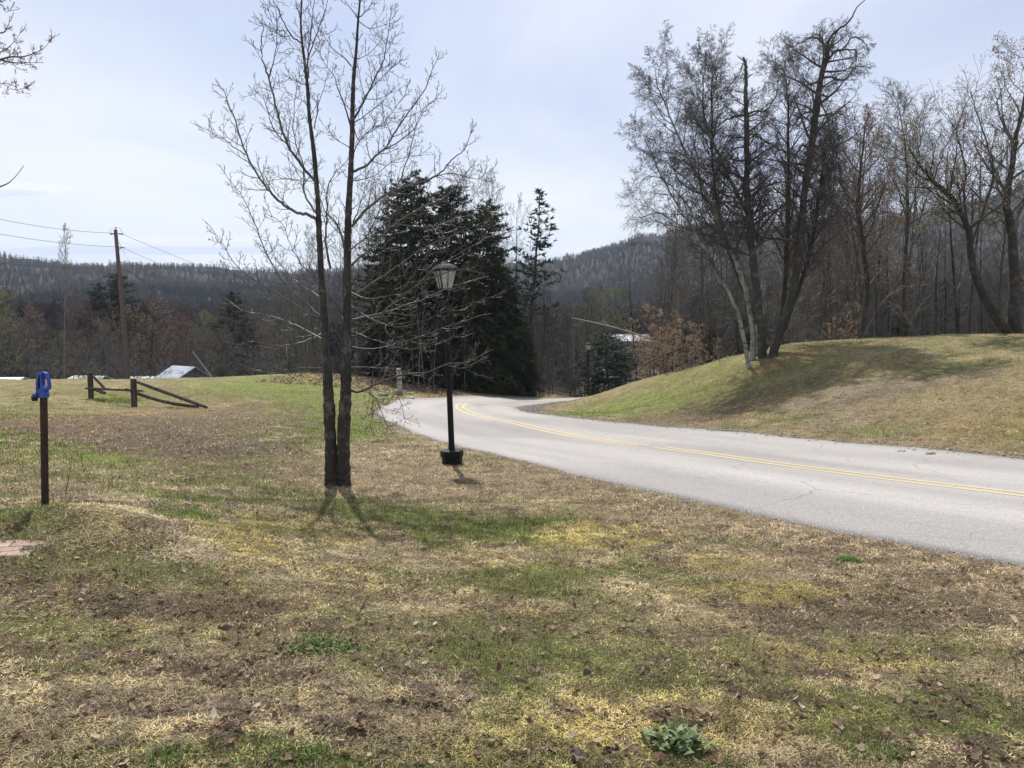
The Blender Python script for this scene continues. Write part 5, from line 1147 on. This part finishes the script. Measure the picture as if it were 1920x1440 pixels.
cable('topmost cable from the utility pole away to the right', P(229,439,57), P(640,556,150), 1.6)
cable('second cable from the utility pole away to the right', P(229,464,57), P(560,556,140), 1.5)
cable('thick lower cable from the utility pole away to the right', P(226,499,57), P(520,598,120), 2.0, .026)
cable('thin guy cable dropping right from the utility pole top', P(221,450,57), P(258,510,75), .3, .010)

# ------------------------------------------------------------ buildings beyond
def gable(name, label, cat, c, L, Wd, h, rh, rz, wallm, roofm, wins=()):
    e = empty(name, c, label, cat, None, rz)
    w = MB(); w.add([(-L/2,-Wd/2,-1),(L/2,-Wd/2,-1),(L/2,Wd/2,-1),(-L/2,Wd/2,-1),(-L/2,-Wd/2,h),(L/2,-Wd/2,h),(L/2,Wd/2,h),(-L/2,Wd/2,h),(-L/2,0,h+rh),(L/2,0,h+rh)],
              [(0,1,5,4),(2,3,7,6),(1,2,6,9,5),(3,0,4,8,7),(3,2,1,0)])
    w.build('wall', wallm, e); ov = .35
    for s_ in (-1, 1):
        sl = rh / (Wd / 2); y1 = s_ * (Wd / 2 + ov); z1 = h - ov * sl
        m = MB(); m.add([(-L/2-ov,0,h+rh+.03),(L/2+ov,0,h+rh+.03),(L/2+ov,y1,z1+.03),(-L/2-ov,y1,z1+.03),(-L/2-ov,0,h+rh+.13),(L/2+ov,0,h+rh+.13),(L/2+ov,y1,z1+.13),(-L/2-ov,y1,z1+.13)],
              [(0,1,2,3),(7,6,5,4),(0,4,5,1),(1,5,6,2),(2,6,7,3),(3,7,4,0)]); m.build('roof', roofm, e)
    for (x, z, ww, hh) in wins:
        m = MB(); m.box((x, -Wd/2 - .03, z), (ww + .16, .06, hh + .16)); f = m.build('window', M['white'], e)
        m = MB(); m.box((x, -Wd/2 - .065, z), (ww, .02, hh)); m.build('pane', M['dark_glass'], f)
    return e
def bld(px, top, d): a = P(px, top, d); return a
a = bld(340, 689, 66); gable('house', 'pale blue-grey metal roof of a low building showing over the left field crest', 'house', (a[0] + .2, a[1], a[2] - 3.8), 3.2, 4.6, 2.4, 1.4, math.radians(-38), M['grey_wall'], M['roof_metal'])
a = bld(278, 708, 68); gable('shed', 'low white roof strip behind the right fence post', 'shed', (a[0], a[1], a[2] - 2.5), 2.6, 3.4, 2.0, .5, .2, M['grey_wall'], M['white'])
a = bld(168, 707, 68); gable('shed', 'low white roof strip behind the left fence post', 'shed', (a[0], a[1], a[2] - 2.5), 2.6, 3.4, 2.0, .5, -.15, M['grey_wall'], M['white'])
a = bld(14, 710, 66); gable('shed', 'low white roof strip behind the field at the left edge', 'shed', (a[0], a[1], a[2] - 2.4), 2.2, 3.4, 2.0, .4, .1, M['grey_wall'], M['white'])
a = bld(1172, 688, 66); gz = ZZ(a[0], a[1]); gable('house', 'grey house glimpsed behind the spruce and the far lamp', 'house', (a[0] + .4, a[1], gz), 4.4, 4, a[2] - gz - .3 - 0.6, .6, math.radians(12), M['grey_wall'], M['shingle'], ((-1.6, 1.3, .9, 1.1), (1.2, 1.3, .9, 1.1)))
a = bld(1188, 626, 95); gz = ZZ(a[0], a[1]); gable('house', 'pale roofed house higher in the gap left of the tan-leaved beeches', 'house', (a[0] - .6, a[1], gz), 4.2, 5, a[2] - gz - .9, .7, math.radians(5), M['grey_wall'], M['roof_metal'], ((-1, 2, .9, 1.1), (1, 2, .9, 1.1)))
# parked white car, low and far
cb = P(1143, 740, 56); gz = ZZ(cb[0], cb[1]); e = empty('parked_car', (cb[0], cb[1], gz), 'white parked car just visible at the far end of the road', 'car', rz=.1)
mb = MB(); mb.prism([(-2.1,.28),(2.1,.28),(2.15,.62),(1.95,.82),(1.1,.92),(.55,1.36),(-1.05,1.38),(-1.7,.95),(-2.1,.85)], -.85, .85); mb.build('body', M['white'], e)
mb = MB(); mb.prism([(1.0,.93),(.52,1.30),(-1.0,1.32),(-1.5,.95)], -.86, .86); mb.build('window', M['dark_glass'], e)
for x in (-1.35, 1.35):
    for y in (-.82, .82):
        mb = MB(); mb.tube([(x, y - .1, .32), (x, y + .1, .32)], .32, 14); mb.build('wheel', M['blackplastic'], e)
# white post with rubble
wp = P(747, 737, 36.5); gz = ZZ(wp[0], wp[1]); e = empty('weathered_post', (wp[0], wp[1], gz), 'short whitish weathered post by the wood edge at the bend', 'post')
mb = MB(); mb.box((.06, 0, .62), (.22, .20, 1.35), Matrix.Rotation(-.05, 3, 'Y'), .02); mb.build('shaft', M['stone'], e)
mb = MB(); mb.box((.04, 0, .12), (.38, .32, .25), None, .05); mb.build('footing', M['stone'], e)
mb = MB(); mb.box((.06, -.15, .75), (.24, .03, .10), None, .008); mb.build('bracket', M['metal'], e)

# ------------------------------------------------------------ brick paving at the left edge
bp_ = G(6, 1022); e = empty('brick_paving', bp_, 'small patch of tan brick paving at the left edge by the hydrant', 'paving'); 
bm_ = MB(); bm_.box((0, 0, 0), (.194, .097, .05), None, .006); bme = None
for i in range(-5, 4):
    for j in range(-3, 3):
        x = i * .20 + (.10 if j % 2 else 0) - .12; y = j * .102; 
        X = x * math.cos(.25) - y * math.sin(.25); Y = x * math.sin(.25) + y * math.cos(.25)
        if X > .22 - .1 * j * .3: continue
        if bme is None: o = bm_.build('brick', M['brick'], e); bme = o.data
        else: o = bpy.data.objects.new('brick', bme); C.objects.link(o); o.parent = e
        zg = ZZ(bp_[0] + X, bp_[1] + Y) - bp_[2]
        o.location = (X, Y, zg + .004 + rg.uniform(-.003, .003)); o.rotation_euler = (rg.gauss(0, .01), rg.gauss(0, .01), .25 + rg.gauss(0, .01))

# ------------------------------------------------------------ turf: blades, thatch, leaves
def green_share(w): return w[..., GREEN] + w[..., LUSH]
def blades(n, r0, r1, seed, two):
    g = np.random.default_rng(seed); a = np.radians(g.uniform(-44, 44, n)); r = np.exp(g.uniform(math.log(r0), math.log(r1), n))
    x = r * np.sin(a); y = r * np.cos(a); ro_ = road_off(x, y); w = cover(x, y, ro_)
    ok = ro_ > .05 + .4 * g.random(n) ** 2; x, y, r, w, ro_ = x[ok], y[ok], r[ok], w[ok], ro_[ok]
    z = Zs(x, y) + near_relief(x, y, ro_); n = len(x)
    pv = w ** 1.8; pv /= pv.sum(1, keepdims=True); ty = (pv.cumsum(1) < g.random((n, 1))).sum(1).clip(0, 7)
    gr = (ty == GREEN) | (ty == LUSH)
    bc = np.array([(0.17, 0.215, 0.05), (0.19, 0.29, 0.05), (0.47, 0.375, 0.20), (0.39, 0.30, 0.18), (0.14, 0.095, 0.06), (0.42, 0.345, 0.09), (0.26, 0.23, 0.19), (0.36, 0.21, 0.08)])[ty]
    alt = g.random(n) < .13; bc[alt & ~gr] = (0.52, 0.43, 0.26); bc[g.random(n) < .15] = (0.12, 0.085, 0.06)
    bc = bc * g.uniform(.6, 1.3, (n, 1)); h = np.where(gr, g.uniform(.018, .045, n), g.uniform(.015, .045, n)); h *= np.where(ty == LUSH, 1.25, 1)
    tilt = np.where(gr, g.uniform(.1, 1.0, n), g.uniform(.9, 1.5, n)); az = g.uniform(0, 6.28, n); tilt = np.where(ty == STRAW, g.uniform(1.0, 1.5, n), tilt)
    lum = .45 + 1.1 * sstep(.30, .62, fbm(x / .09, y / .09, 81, 3)) * (.55 + .75 * sstep(.3, .65, fbm(x / .45, y / .45, 83, 3)))  # clump tone varies by noise; its darks paint in shadowed gaps
    bc = bc * (lum * .75 + .30)[:, None]
    sc = np.clip(r / 5, .8, 2.6); h = h * np.clip(r / 6, .75, 1.5); wd = g.uniform(.0013, .0026, n) * sc
    d = np.stack([np.sin(tilt) * np.cos(az), np.sin(tilt) * np.sin(az), np.cos(tilt)], 1); s_ = np.stack([-np.sin(az), np.cos(az), 0 * az], 1)
    b = np.stack([x, y, z - .004 + np.where(gr, 0, .006)], 1); roll = g.normal(0, .5, n)[:, None]
    if two:
        m = b + d * h[:, None] * .55; d2 = d.copy(); d2[:, 2] -= np.where(gr, .45, .25); tip = m + d2 * h[:, None] * .5
        V = np.stack([b - s_ * wd[:, None], b + s_ * wd[:, None], m + s_ * wd[:, None] * .8, m - s_ * wd[:, None] * .8, tip], 1).reshape(-1, 3)
        k = np.arange(n)[:, None] * 5; Qm = k + np.array([0, 1, 2, 3]); Tm = k + np.array([3, 2, 4]); per = 5
    else:
        V = np.stack([b - s_ * wd[:, None] * 1.2, b + s_ * wd[:, None] * 1.2, b + d * h[:, None]], 1).reshape(-1, 3); Qm = None; Tm = np.arange(n * 3).reshape(n, 3); per = 3
    return V, Qm, Tm, np.repeat(bc, per, 0)
V, Qm, Tm, cc_ = blades(400000, 1.9, 7.5, 301, True)
o = obj('grass_blades', mesh_np('grass_blades', V, Qm, Tm, False, cc_), M['blade'], None, 'stuff'); tag(o, 'short mixed green and straw grass blades of the near lawn', 'grass')
V, Qm, Tm, cc_ = blades(330000, 6.5, 48, 302, False)
o = obj('grass_blades', mesh_np('grass_blades', V, Qm, Tm, False, cc_), M['blade'], None, 'stuff'); tag(o, 'short worn grass of the farther lawn, field and mound', 'grass')
V, Qm, Tm, cc_ = blades(190000, 12, 34, 303, False)
o = obj('grass_blades', mesh_np('grass_blades', V, Qm, Tm, False, cc_), M['blade'], None, 'stuff'); tag(o, 'patchy tufted grass of the mound and the field beyond the verge', 'grass')
def litter(n, r0, r1, seed, dens=None, size=(.03, .07), box=None):
    g = np.random.default_rng(seed)
    if box is not None:
        x = g.uniform(box[0], box[1], n); y = g.uniform(box[2], box[3], n); r = np.hypot(x, y)
    else:
        a = np.radians(g.uniform(-44, 44, n)); r = np.exp(g.uniform(math.log(r0), math.log(r1), n)); x = r * np.sin(a); y = r * np.cos(a)
    ro_ = road_off(x, y); w = cover(x, y, ro_); pr_ = .25 + 1.3 * w[..., DARK] + .25 * w[..., TAN]
    ok = (ro_ > .1) & (g.random(n) < pr_) & ((x < 3) | (y < 28) | (y > np.maximum(38.8 - (x - 6.4) * 3.2, 29))); x, y, r, ro_ = x[ok], y[ok], r[ok], ro_[ok]; n = len(x); z = Zs(x, y) + near_relief(x, y, ro_)
    pal = np.array([(.22, .15, .10), (.29, .21, .14), (.13, .085, .06), (.38, .30, .21), (.17, .10, .07), (.46, .40, .31)]); c = pal[g.choice(6, n, p=[.28, .2, .25, .1, .14, .03])] * g.uniform(.7, 1.2, (n, 1))
    az = g.uniform(0, 6.28, n); u = np.stack([np.cos(az), np.sin(az), g.normal(0, .35, n)], 1); v = np.stack([-np.sin(az), np.cos(az), g.normal(0, .35, n)], 1)
    L = (g.uniform(*size, n))[:, None]; b = np.stack([x, y, z + .012], 1); up = np.array([0, 0, 1.]); cu = g.uniform(.05, .4, (n, 1)) * L
    P_ = [b - u * L * .5 + up * cu, b - u * L * .15 - v * L * .32 + up * cu * .6, b + u * L * .25 - v * L * .26 + up * cu * .5, b + u * L * .55 + up * cu, b + u * L * .2 + v * L * .3 + up * cu * .9, b - u * L * .2 + v * L * .28 + up * cu * .3, b]
    V = np.stack(P_, 1).reshape(-1, 3); k = np.arange(n)[:, None] * 7
    T = np.concatenate([k + np.array([i, (i + 1) % 6, 6]) for i in range(6)]); return V, T, np.repeat(c, 7, 0)
V, T, c_ = litter(16000, 1.9, 26, 401, size=(.012, .042)); o = obj('leaf_litter', mesh_np('leaf_litter', V, T=T, smooth=False, col=c_), M['leaf'], None, 'stuff'); tag(o, 'small curled brown dead leaves scattered over the lawn', 'dead leaves')
# leaf litter bank under the trees at the bend and the mound foot
c1 = at(655, 41); c2_ = at(1270, 36)
for i, (bx, n_, lb_) in enumerate((((c1[0] - 4, c1[0] + 6, 37, 50), 9000, 'tan leaf litter on the bank behind the maple trunks'), ((c2_[0] - 4, c2_[0] + 12, 30, 42), 12000, 'brown leaf litter under the trees behind the mound'))):
    V, T, c_ = litter(n_, 0, 0, 410 + i, size=(.06, .16), box=bx); o = obj('leaf_litter', mesh_np('leaf_litter', V, T=T, smooth=False, col=c_ * 1.05), M['leaf'], None, 'stuff'); tag(o, lb_, 'dead leaves')
# single larger leaves near the camera
g_ = random.Random(8)
lm = None
for k, (px, py, s_, col, lb_) in enumerate([(158,1118,.04,(.42,.33,.25),'pale curled dead leaf on the dark soil below the straw mound'),(235,1232,.045,(.36,.25,.19),'pinkish curled dead leaf left of the centre lawn'),(1240,1432,.04,(.20,.13,.09),'large brown dead leaf below the weed rosette'),
        (1195,1143,.06,(.62,.55,.38),'pale yellow dead leaf on the lawn above the weed rosette'),(50,1372,.04,(.38,.30,.22),'pale crumpled dead leaf near the lower left corner'),(1898,1168,.045,(.5,.42,.32),'pale dead leaf at the right edge of the lawn'),
        (80,1350,.03,(.3,.24,.18),'grey brown dead leaf near the lower left corner'),(420,1190,.07,(.09,.06,.05),'dark strip of bark left of the green weed tuft'),(1085,1428,.06,(.22,.17,.15),'curled dark dead leaf at the bottom edge'),(1100,1275,.05,(.12,.09,.07),'dark curled dead leaf on the middle lawn')]):
    p_ = G(px, py); n_ = 9; vv = [(0, 0, .0)]; g2 = random.Random(k)
    for i in range(n_):
        a = 6.283 * i / n_; rr_2 = s_ * (.55 + .3 * (i % 2)) * g2.uniform(.7, 1.1); vv.append((rr_2 * math.cos(a), rr_2 * .6 * math.sin(a), s_ * (.35 * abs(math.sin(a)) + g2.uniform(0, .15))))
    me = bpy.data.meshes.new('dead_leaf'); me.from_pydata(vv, [], [(0, 1 + i, 1 + (i + 1) % n_) for i in range(n_)]); me.update()
    a_ = me.color_attributes.new('Col', 'FLOAT_COLOR', 'POINT'); a_.data.foreach_set('color', [v for _ in vv for v in (*col, 1)])
    o = obj('dead_leaf', me, M['leaf'], loc=(p_[0], p_[1], p_[2] + .02)); o.rotation_euler = (g2.gauss(0, .2), g2.gauss(0, .2), g2.uniform(0, 6)); tag(o, lb_, 'leaf')
# tufts
def tuft(name, label, c, rx, ry, n, h, cols, seed, wd=.004, tl=(.1, .8), cat='grass', leafy=False):
    g = np.random.default_rng(seed); a = g.uniform(0, 6.28, n); q = np.sqrt(g.random(n)) * g.uniform(.5, 1.1, n); x = c[0] + q * rx * np.cos(a); y = c[1] + q * ry * np.sin(a)
    z = Zs(x, y); az = g.uniform(0, 6.28, n); tilt = g.uniform(*tl, n); hh = h * g.uniform(.4, 1.1, n) * (1.15 - .5 * q)
    d = np.stack([np.sin(tilt) * np.cos(az), np.sin(tilt) * np.sin(az), np.cos(tilt)], 1); s_ = np.stack([-np.sin(az), np.cos(az), 0 * az], 1); w_ = (wd * g.uniform(.6, 1.3, n))[:, None]
    b = np.stack([x, y, z], 1) - np.array(c); m = b + d * hh[:, None] * .5; d2 = d.copy(); d2[:, 2] -= .5; t = m + d2 * hh[:, None] * .55; mw = 1.9 if leafy else .9
    V = np.stack([b - s_ * w_, b + s_ * w_, m + s_ * w_ * mw, m - s_ * w_ * mw, t], 1).reshape(-1, 3); k = np.arange(n)[:, None] * 5
    cc2 = np.array(cols)[g.integers(0, len(cols), n)] * g.uniform(.7, 1.25, (n, 1))
    o = obj(name, mesh_np(name, V, k + np.array([0, 1, 2, 3]), k + np.array([3, 2, 4]), False, np.repeat(cc2, 5, 0)), M['blade'], loc=c); tag(o, label, cat); return o
gr1 = [(.15, .21, .055), (.19, .26, .07), (.12, .16, .045)]; st1 = [(.55, .46, .30), (.46, .36, .22), (.62, .54, .38), (.36, .28, .17)]
b_ = G(90, 966); tuft('grass_tuft', 'taller green grass round the foot of the blue hydrant', b_, .16, .14, 420, .14, gr1 + [(.22, .26, .08)], 1, .0028)
b_ = G(70, 985); tuft('grass_tuft', 'green weeds beside the brick paving below the hydrant', b_, .14, .12, 160, .10, gr1, 2, .004, leafy=True, cat='weed')
tuft('straw_mound', 'heap of matted dry straw grass right of the hydrant', G(225, 1005), .62, .34, 8500, .17, st1, 3, .0024, (.6, 1.45), 'straw')
tuft('straw_mound', 'dry straw grass spilling down right of the matted heap', G(330, 1035), .32, .30, 2800, .14, st1, 4, .0024, (1.0, 1.5), 'straw')
tuft('straw_mound', 'dry grass and dead stems edging the brick paving', G(120, 1028), .32, .16, 1500, .11, st1 + gr1[:1], 14, .0024, (.7, 1.5), 'straw')
tuft('grass_tuft', 'bright green grass along the top right of the straw heap', G(345, 985), .35, .12, 700, .07, gr1, 5, .003)
tuft('weed_rosette', 'leafy green weed rosette near the bottom, right of centre', G(1264, 1392), .14, .10, 110, .09, [(.17, .22, .10), (.22, .27, .13), (.12, .17, .07)], 6, .008, (.3, 1.1), 'weed', True)
tuft('clover_patch', 'round green clover patch on the dark soil left of centre', G(604, 1212), .22, .16, 650, .045, [(.14, .19, .065), (.11, .15, .05), (.20, .24, .09)], 7, .0035, (.2, 1.2), 'clover', True)
tuft('grass_tuft', 'small bright green tuft alone on the tan verge by the road', G(1592, 1054), .10, .07, 420, .07, [(.15, .24, .05), (.19, .29, .07)], 8, .0035)
tuft('grass_tuft', 'green grass tuft at the lower left of the lawn', G(560, 1420), .15, .1, 380, .08, gr1, 9, .003)
tuft('grass_tuft', 'green grass tuft near the lower left corner', G(320, 1430), .12, .1, 260, .08, gr1, 10, .003)
tuft('grass_tuft', 'green grass tuft near the bottom right', G(1650, 1425), .2, .1, 420, .08, gr1, 11, .003)
tuft('grass_tuft', 'thin green blades by the lamp shadow on the verge', G(800, 900), .2, .1, 120, .05, gr1, 12, .003)
b_ = G(222, 752); tuft('weed_patch', 'green weed bed between the fence posts', b_, 1.3, .7, 900, .12, [(.18, .26, .07), (.26, .30, .08), (.14, .20, .05)], 13, .014, (.2, 1.2), 'weeds', True)
e = empty('daffodils', G(216, 742), 'few yellow daffodils between the fence posts', 'flowers')
for k in range(7):
    mb = MB(); x = g_.uniform(-.5, .5); y = g_.uniform(-.3, .3); mb.lathe([(.0, 0), (.02, .01), (.06, .03), (.075, .02)], (x, y, .28 + g_.uniform(-.05, .05)), 8, False); mb.tube([(x, y, -.02), (x, y, .28)], .006, 4); mb.build('flower', M['flower'], e)
# dry twig by the hydrant
stem_pts = [G(122, 930), ]; q = stem_pts[0]; 
mb = MB(); mb.tube([(0, 0, 0), (.03, 0, .12), (.05, .01, .25), (.08, 0, .36)], [.003, .003, .002, .0015], 5); o = mb.build('dry_stalk', M['wood_bark'], loc=q); tag(o, 'thin dry stalk standing right of the hydrant pipe', 'stalk')
mb = MB(); mb.tube([(0, 0, .01), (.10, -.03, .02), (.22, -.02, .015), (.34, -.05, .02)], [.006, .006, .005, .003], 5); mb.tube([(.15, -.025, .02), (.22, .04, .03)], [.004, .002], 4); o = mb.build('fallen_stick', M['pale_twig'], loc=G(583, 893)); tag(o, 'short pale fallen stick left of the maple trunks', 'stick')
# gravel at the inner bend and along the road edge
def stones(label, n, fn, size, seed):
    g = np.random.default_rng(seed); x, y = fn(g, n); ro_ = road_off(x, y); z = Zs(x, y) + near_relief(x, y, ro_); n = len(x)
    base = np.array([(1,0,0),(-1,0,0),(0,1,0),(0,-1,0),(0,0,1),(0,0,-1)], float); s_ = g.uniform(*size, n) 
    V = base[None] * s_[:, None, None] * g.uniform(.5, 1.1, (n, 6, 1)); V[..., 2] *= .7; V += np.stack([x, y, z + .3 * s_], 1)[:, None]
    F = np.array([(0,2,4),(2,1,4),(1,3,4),(3,0,4),(2,0,5),(1,2,5),(3,1,5),(0,3,5)]); T = (np.arange(n)[:, None, None] * 6 + F).reshape(-1, 3)
    o = obj('gravel', mesh_np('gravel', V.reshape(-1, 3), T=T, smooth=False), M['stone'], None, 'stuff'); tag(o, label, 'gravel')
def edge_fn(k0, k1, side, spread):
    def f(g, n):
        k = g.integers(k0, k1, n); u = (RD[k, 3] if side > 0 else RD[k, 2]) + np.abs(g.normal(0, spread, n)) - .05
        return RD[k, 0] + side * RN[k, 0] * u + g.normal(0, .12, n), RD[k, 1] + side * RN[k, 1] * u + g.normal(0, .12, n)
    return f
stones('grey gravel and stones on the inside of the road bend', 1600, edge_fn(112, 168, 1, .40), (.015, .05), 1)
stones('small stones along the near edge of the road', 5000, edge_fn(20, 130, -1, .16), (.004, .018), 2)
stones('pale stones along the foot of the mound beside the road', 900, edge_fn(25, 110, 1, .22), (.012, .05), 3)
for k, (px, py, s_, lb_) in enumerate([(718,742,.28,'flat pale rock near the foot of the whitish post'),(770,748,.22,'grey rock at the outer edge of the bend'),(640,722,.22,'grey rock on the leaf bank behind the maple trunks'),(1745,853,.09,'pale flat stone at the mound edge of the road'),(1690,848,.08,'small pale stone at the mound edge, left of the flat one'),(400,771,.12,'pale stone in the grass right of the fallen rails'),(432,775,.10,'small pale stone farthest right of the fallen rails')]):
    p_ = G(px, py); g2 = random.Random(k); mb = MB(); mb.lathe([(.6 * s_, -.1 * s_), (s_, .1 * s_), (.9 * s_, .35 * s_), (.5 * s_, .5 * s_)], n=9)
    mb.v = [(x * g2.uniform(.75, 1.2), y * g2.uniform(.6, 1), z * g2.uniform(.8, 1.2)) for x, y, z in mb.v]; o = mb.build('rock', M['stone'], loc=p_); tag(o, lb_, 'rock')

# ------------------------------------------------------------ maple reaching in at the left edge
mpx = P(-420, 900, 7.0); mz = ZZ(mpx[0], mpx[1]); e = empty('budding_maple', (mpx[0], mpx[1], mz - .05), 'maple twigs with pinkish red flower buds entering at the top left corner', 'tree'); off = np.array((mpx[0], mpx[1], mz - .05))
rg3 = random.Random(5); tk = [tuple(off), P(-410, 700, 7), P(-400, 450, 7), P(-380, 200, 7), P(-350, -100, 7), P(-330, -400, 7)]
tp, tr2 = smooth_line(tk, [.15, .12, .11, .09, .06, .02], 4); v, q = tubes([(tp, tr2)], 10); obj('trunk', mesh_np('trunk', v - off, q), M['bark'], e)
BR = [[(-395,400),(-250,260),(-120,170),(0,112),(45,106),(80,92),(97,72)],[(-120,170),(-40,150),(0,155),(25,168),(48,165)],[(-385,250),(-200,120),(-60,50),(0,62),(14,50),(17,42)],[(-370,60),(-200,-20),(-60,-5),(0,3),(20,-8)],[(-60,110),(0,98),(25,80),(38,62)],[(0,112),(30,118),(55,117),(66,118)],
      [(-60,-5),(0,8),(10,22),(18,20)],[(-400,480),(-250,420),(-100,380),(0,350),(25,335),(45,310)]]
out = []; T2 = dict(TW); T2['n'] = [0, 4, 2]
for k, b in enumerate(BR):
    lp = limb_pts(b, 7.0, .0, rg3, .02); m = len(lp); r0_ = .018 if b[0][0] < -300 else .008; lp, lr = smooth_line(lp, [max(r0_ * (1 - i / (m - 1)), .0025) for i in range(m)], 5); out.append((0, lp, lr))
    if k < 7: twigs_on(out, rg3, lp, lr, .10, .16, T2, s0=.1)
v, q = tubes([(a, b) for _, a, b in out], 4); obj('branch', mesh_np('branch', v - off, q), M['twig'], e)
tp_ = [(tuple(np.array(p_[-1]) - off), tuple(np.array(p_[len(p_) // 2]) - off)) for l, p_, _ in out if l >= 1]
obj('buds', bud_mesh('buds', tp_, .013, 3, rg3, .9), M['red_bud'], e, 'stuff')
# ------------------------------------------------------------ air
hm = bpy.data.materials.new('haze'); hm.use_nodes = True; hn = hm.node_tree
for n in list(hn.nodes):
    if n.type != 'OUTPUT_MATERIAL': hn.nodes.remove(n)
pv = hn.nodes.new('ShaderNodeVolumePrincipled'); pv.inputs['Density'].default_value = 0.00017; pv.inputs['Color'].default_value = (.66, .80, 1.0, 1); pv.inputs['Anisotropy'].default_value = .3
hn.links.new(pv.outputs[0], hn.nodes['Material Output'].inputs['Volume'])
mb = MB(); mb.box((0, 1500, 150), (7200, 3800, 460)); o = mb.build('haze', hm, kind='stuff'); tag(o, 'thin pale air softening the far hills', 'haze')

# tell look-alikes apart by their order along the row
ORD = ['leftmost', 'second from the left', 'third from the left', 'fourth from the left', 'fifth from the left', 'sixth from the left', 'seventh from the left', 'eighth from the left', 'ninth from the left', 'tenth from the left', 'eleventh from the left', 'twelfth from the left']
same = {}
for o in C.objects:
    if o.parent is None and 'label' in o: same.setdefault(o['label'], []).append(o)
for lb, L in same.items():
    if 1 < len(L) <= 12:
        L.sort(key=lambda o: o.location.x / max(o.location.y, 1))
        for k, o in enumerate(L):
            t = lb + ', ' + ORD[k]
            if len(t.split()) <= 16: o['label'] = t
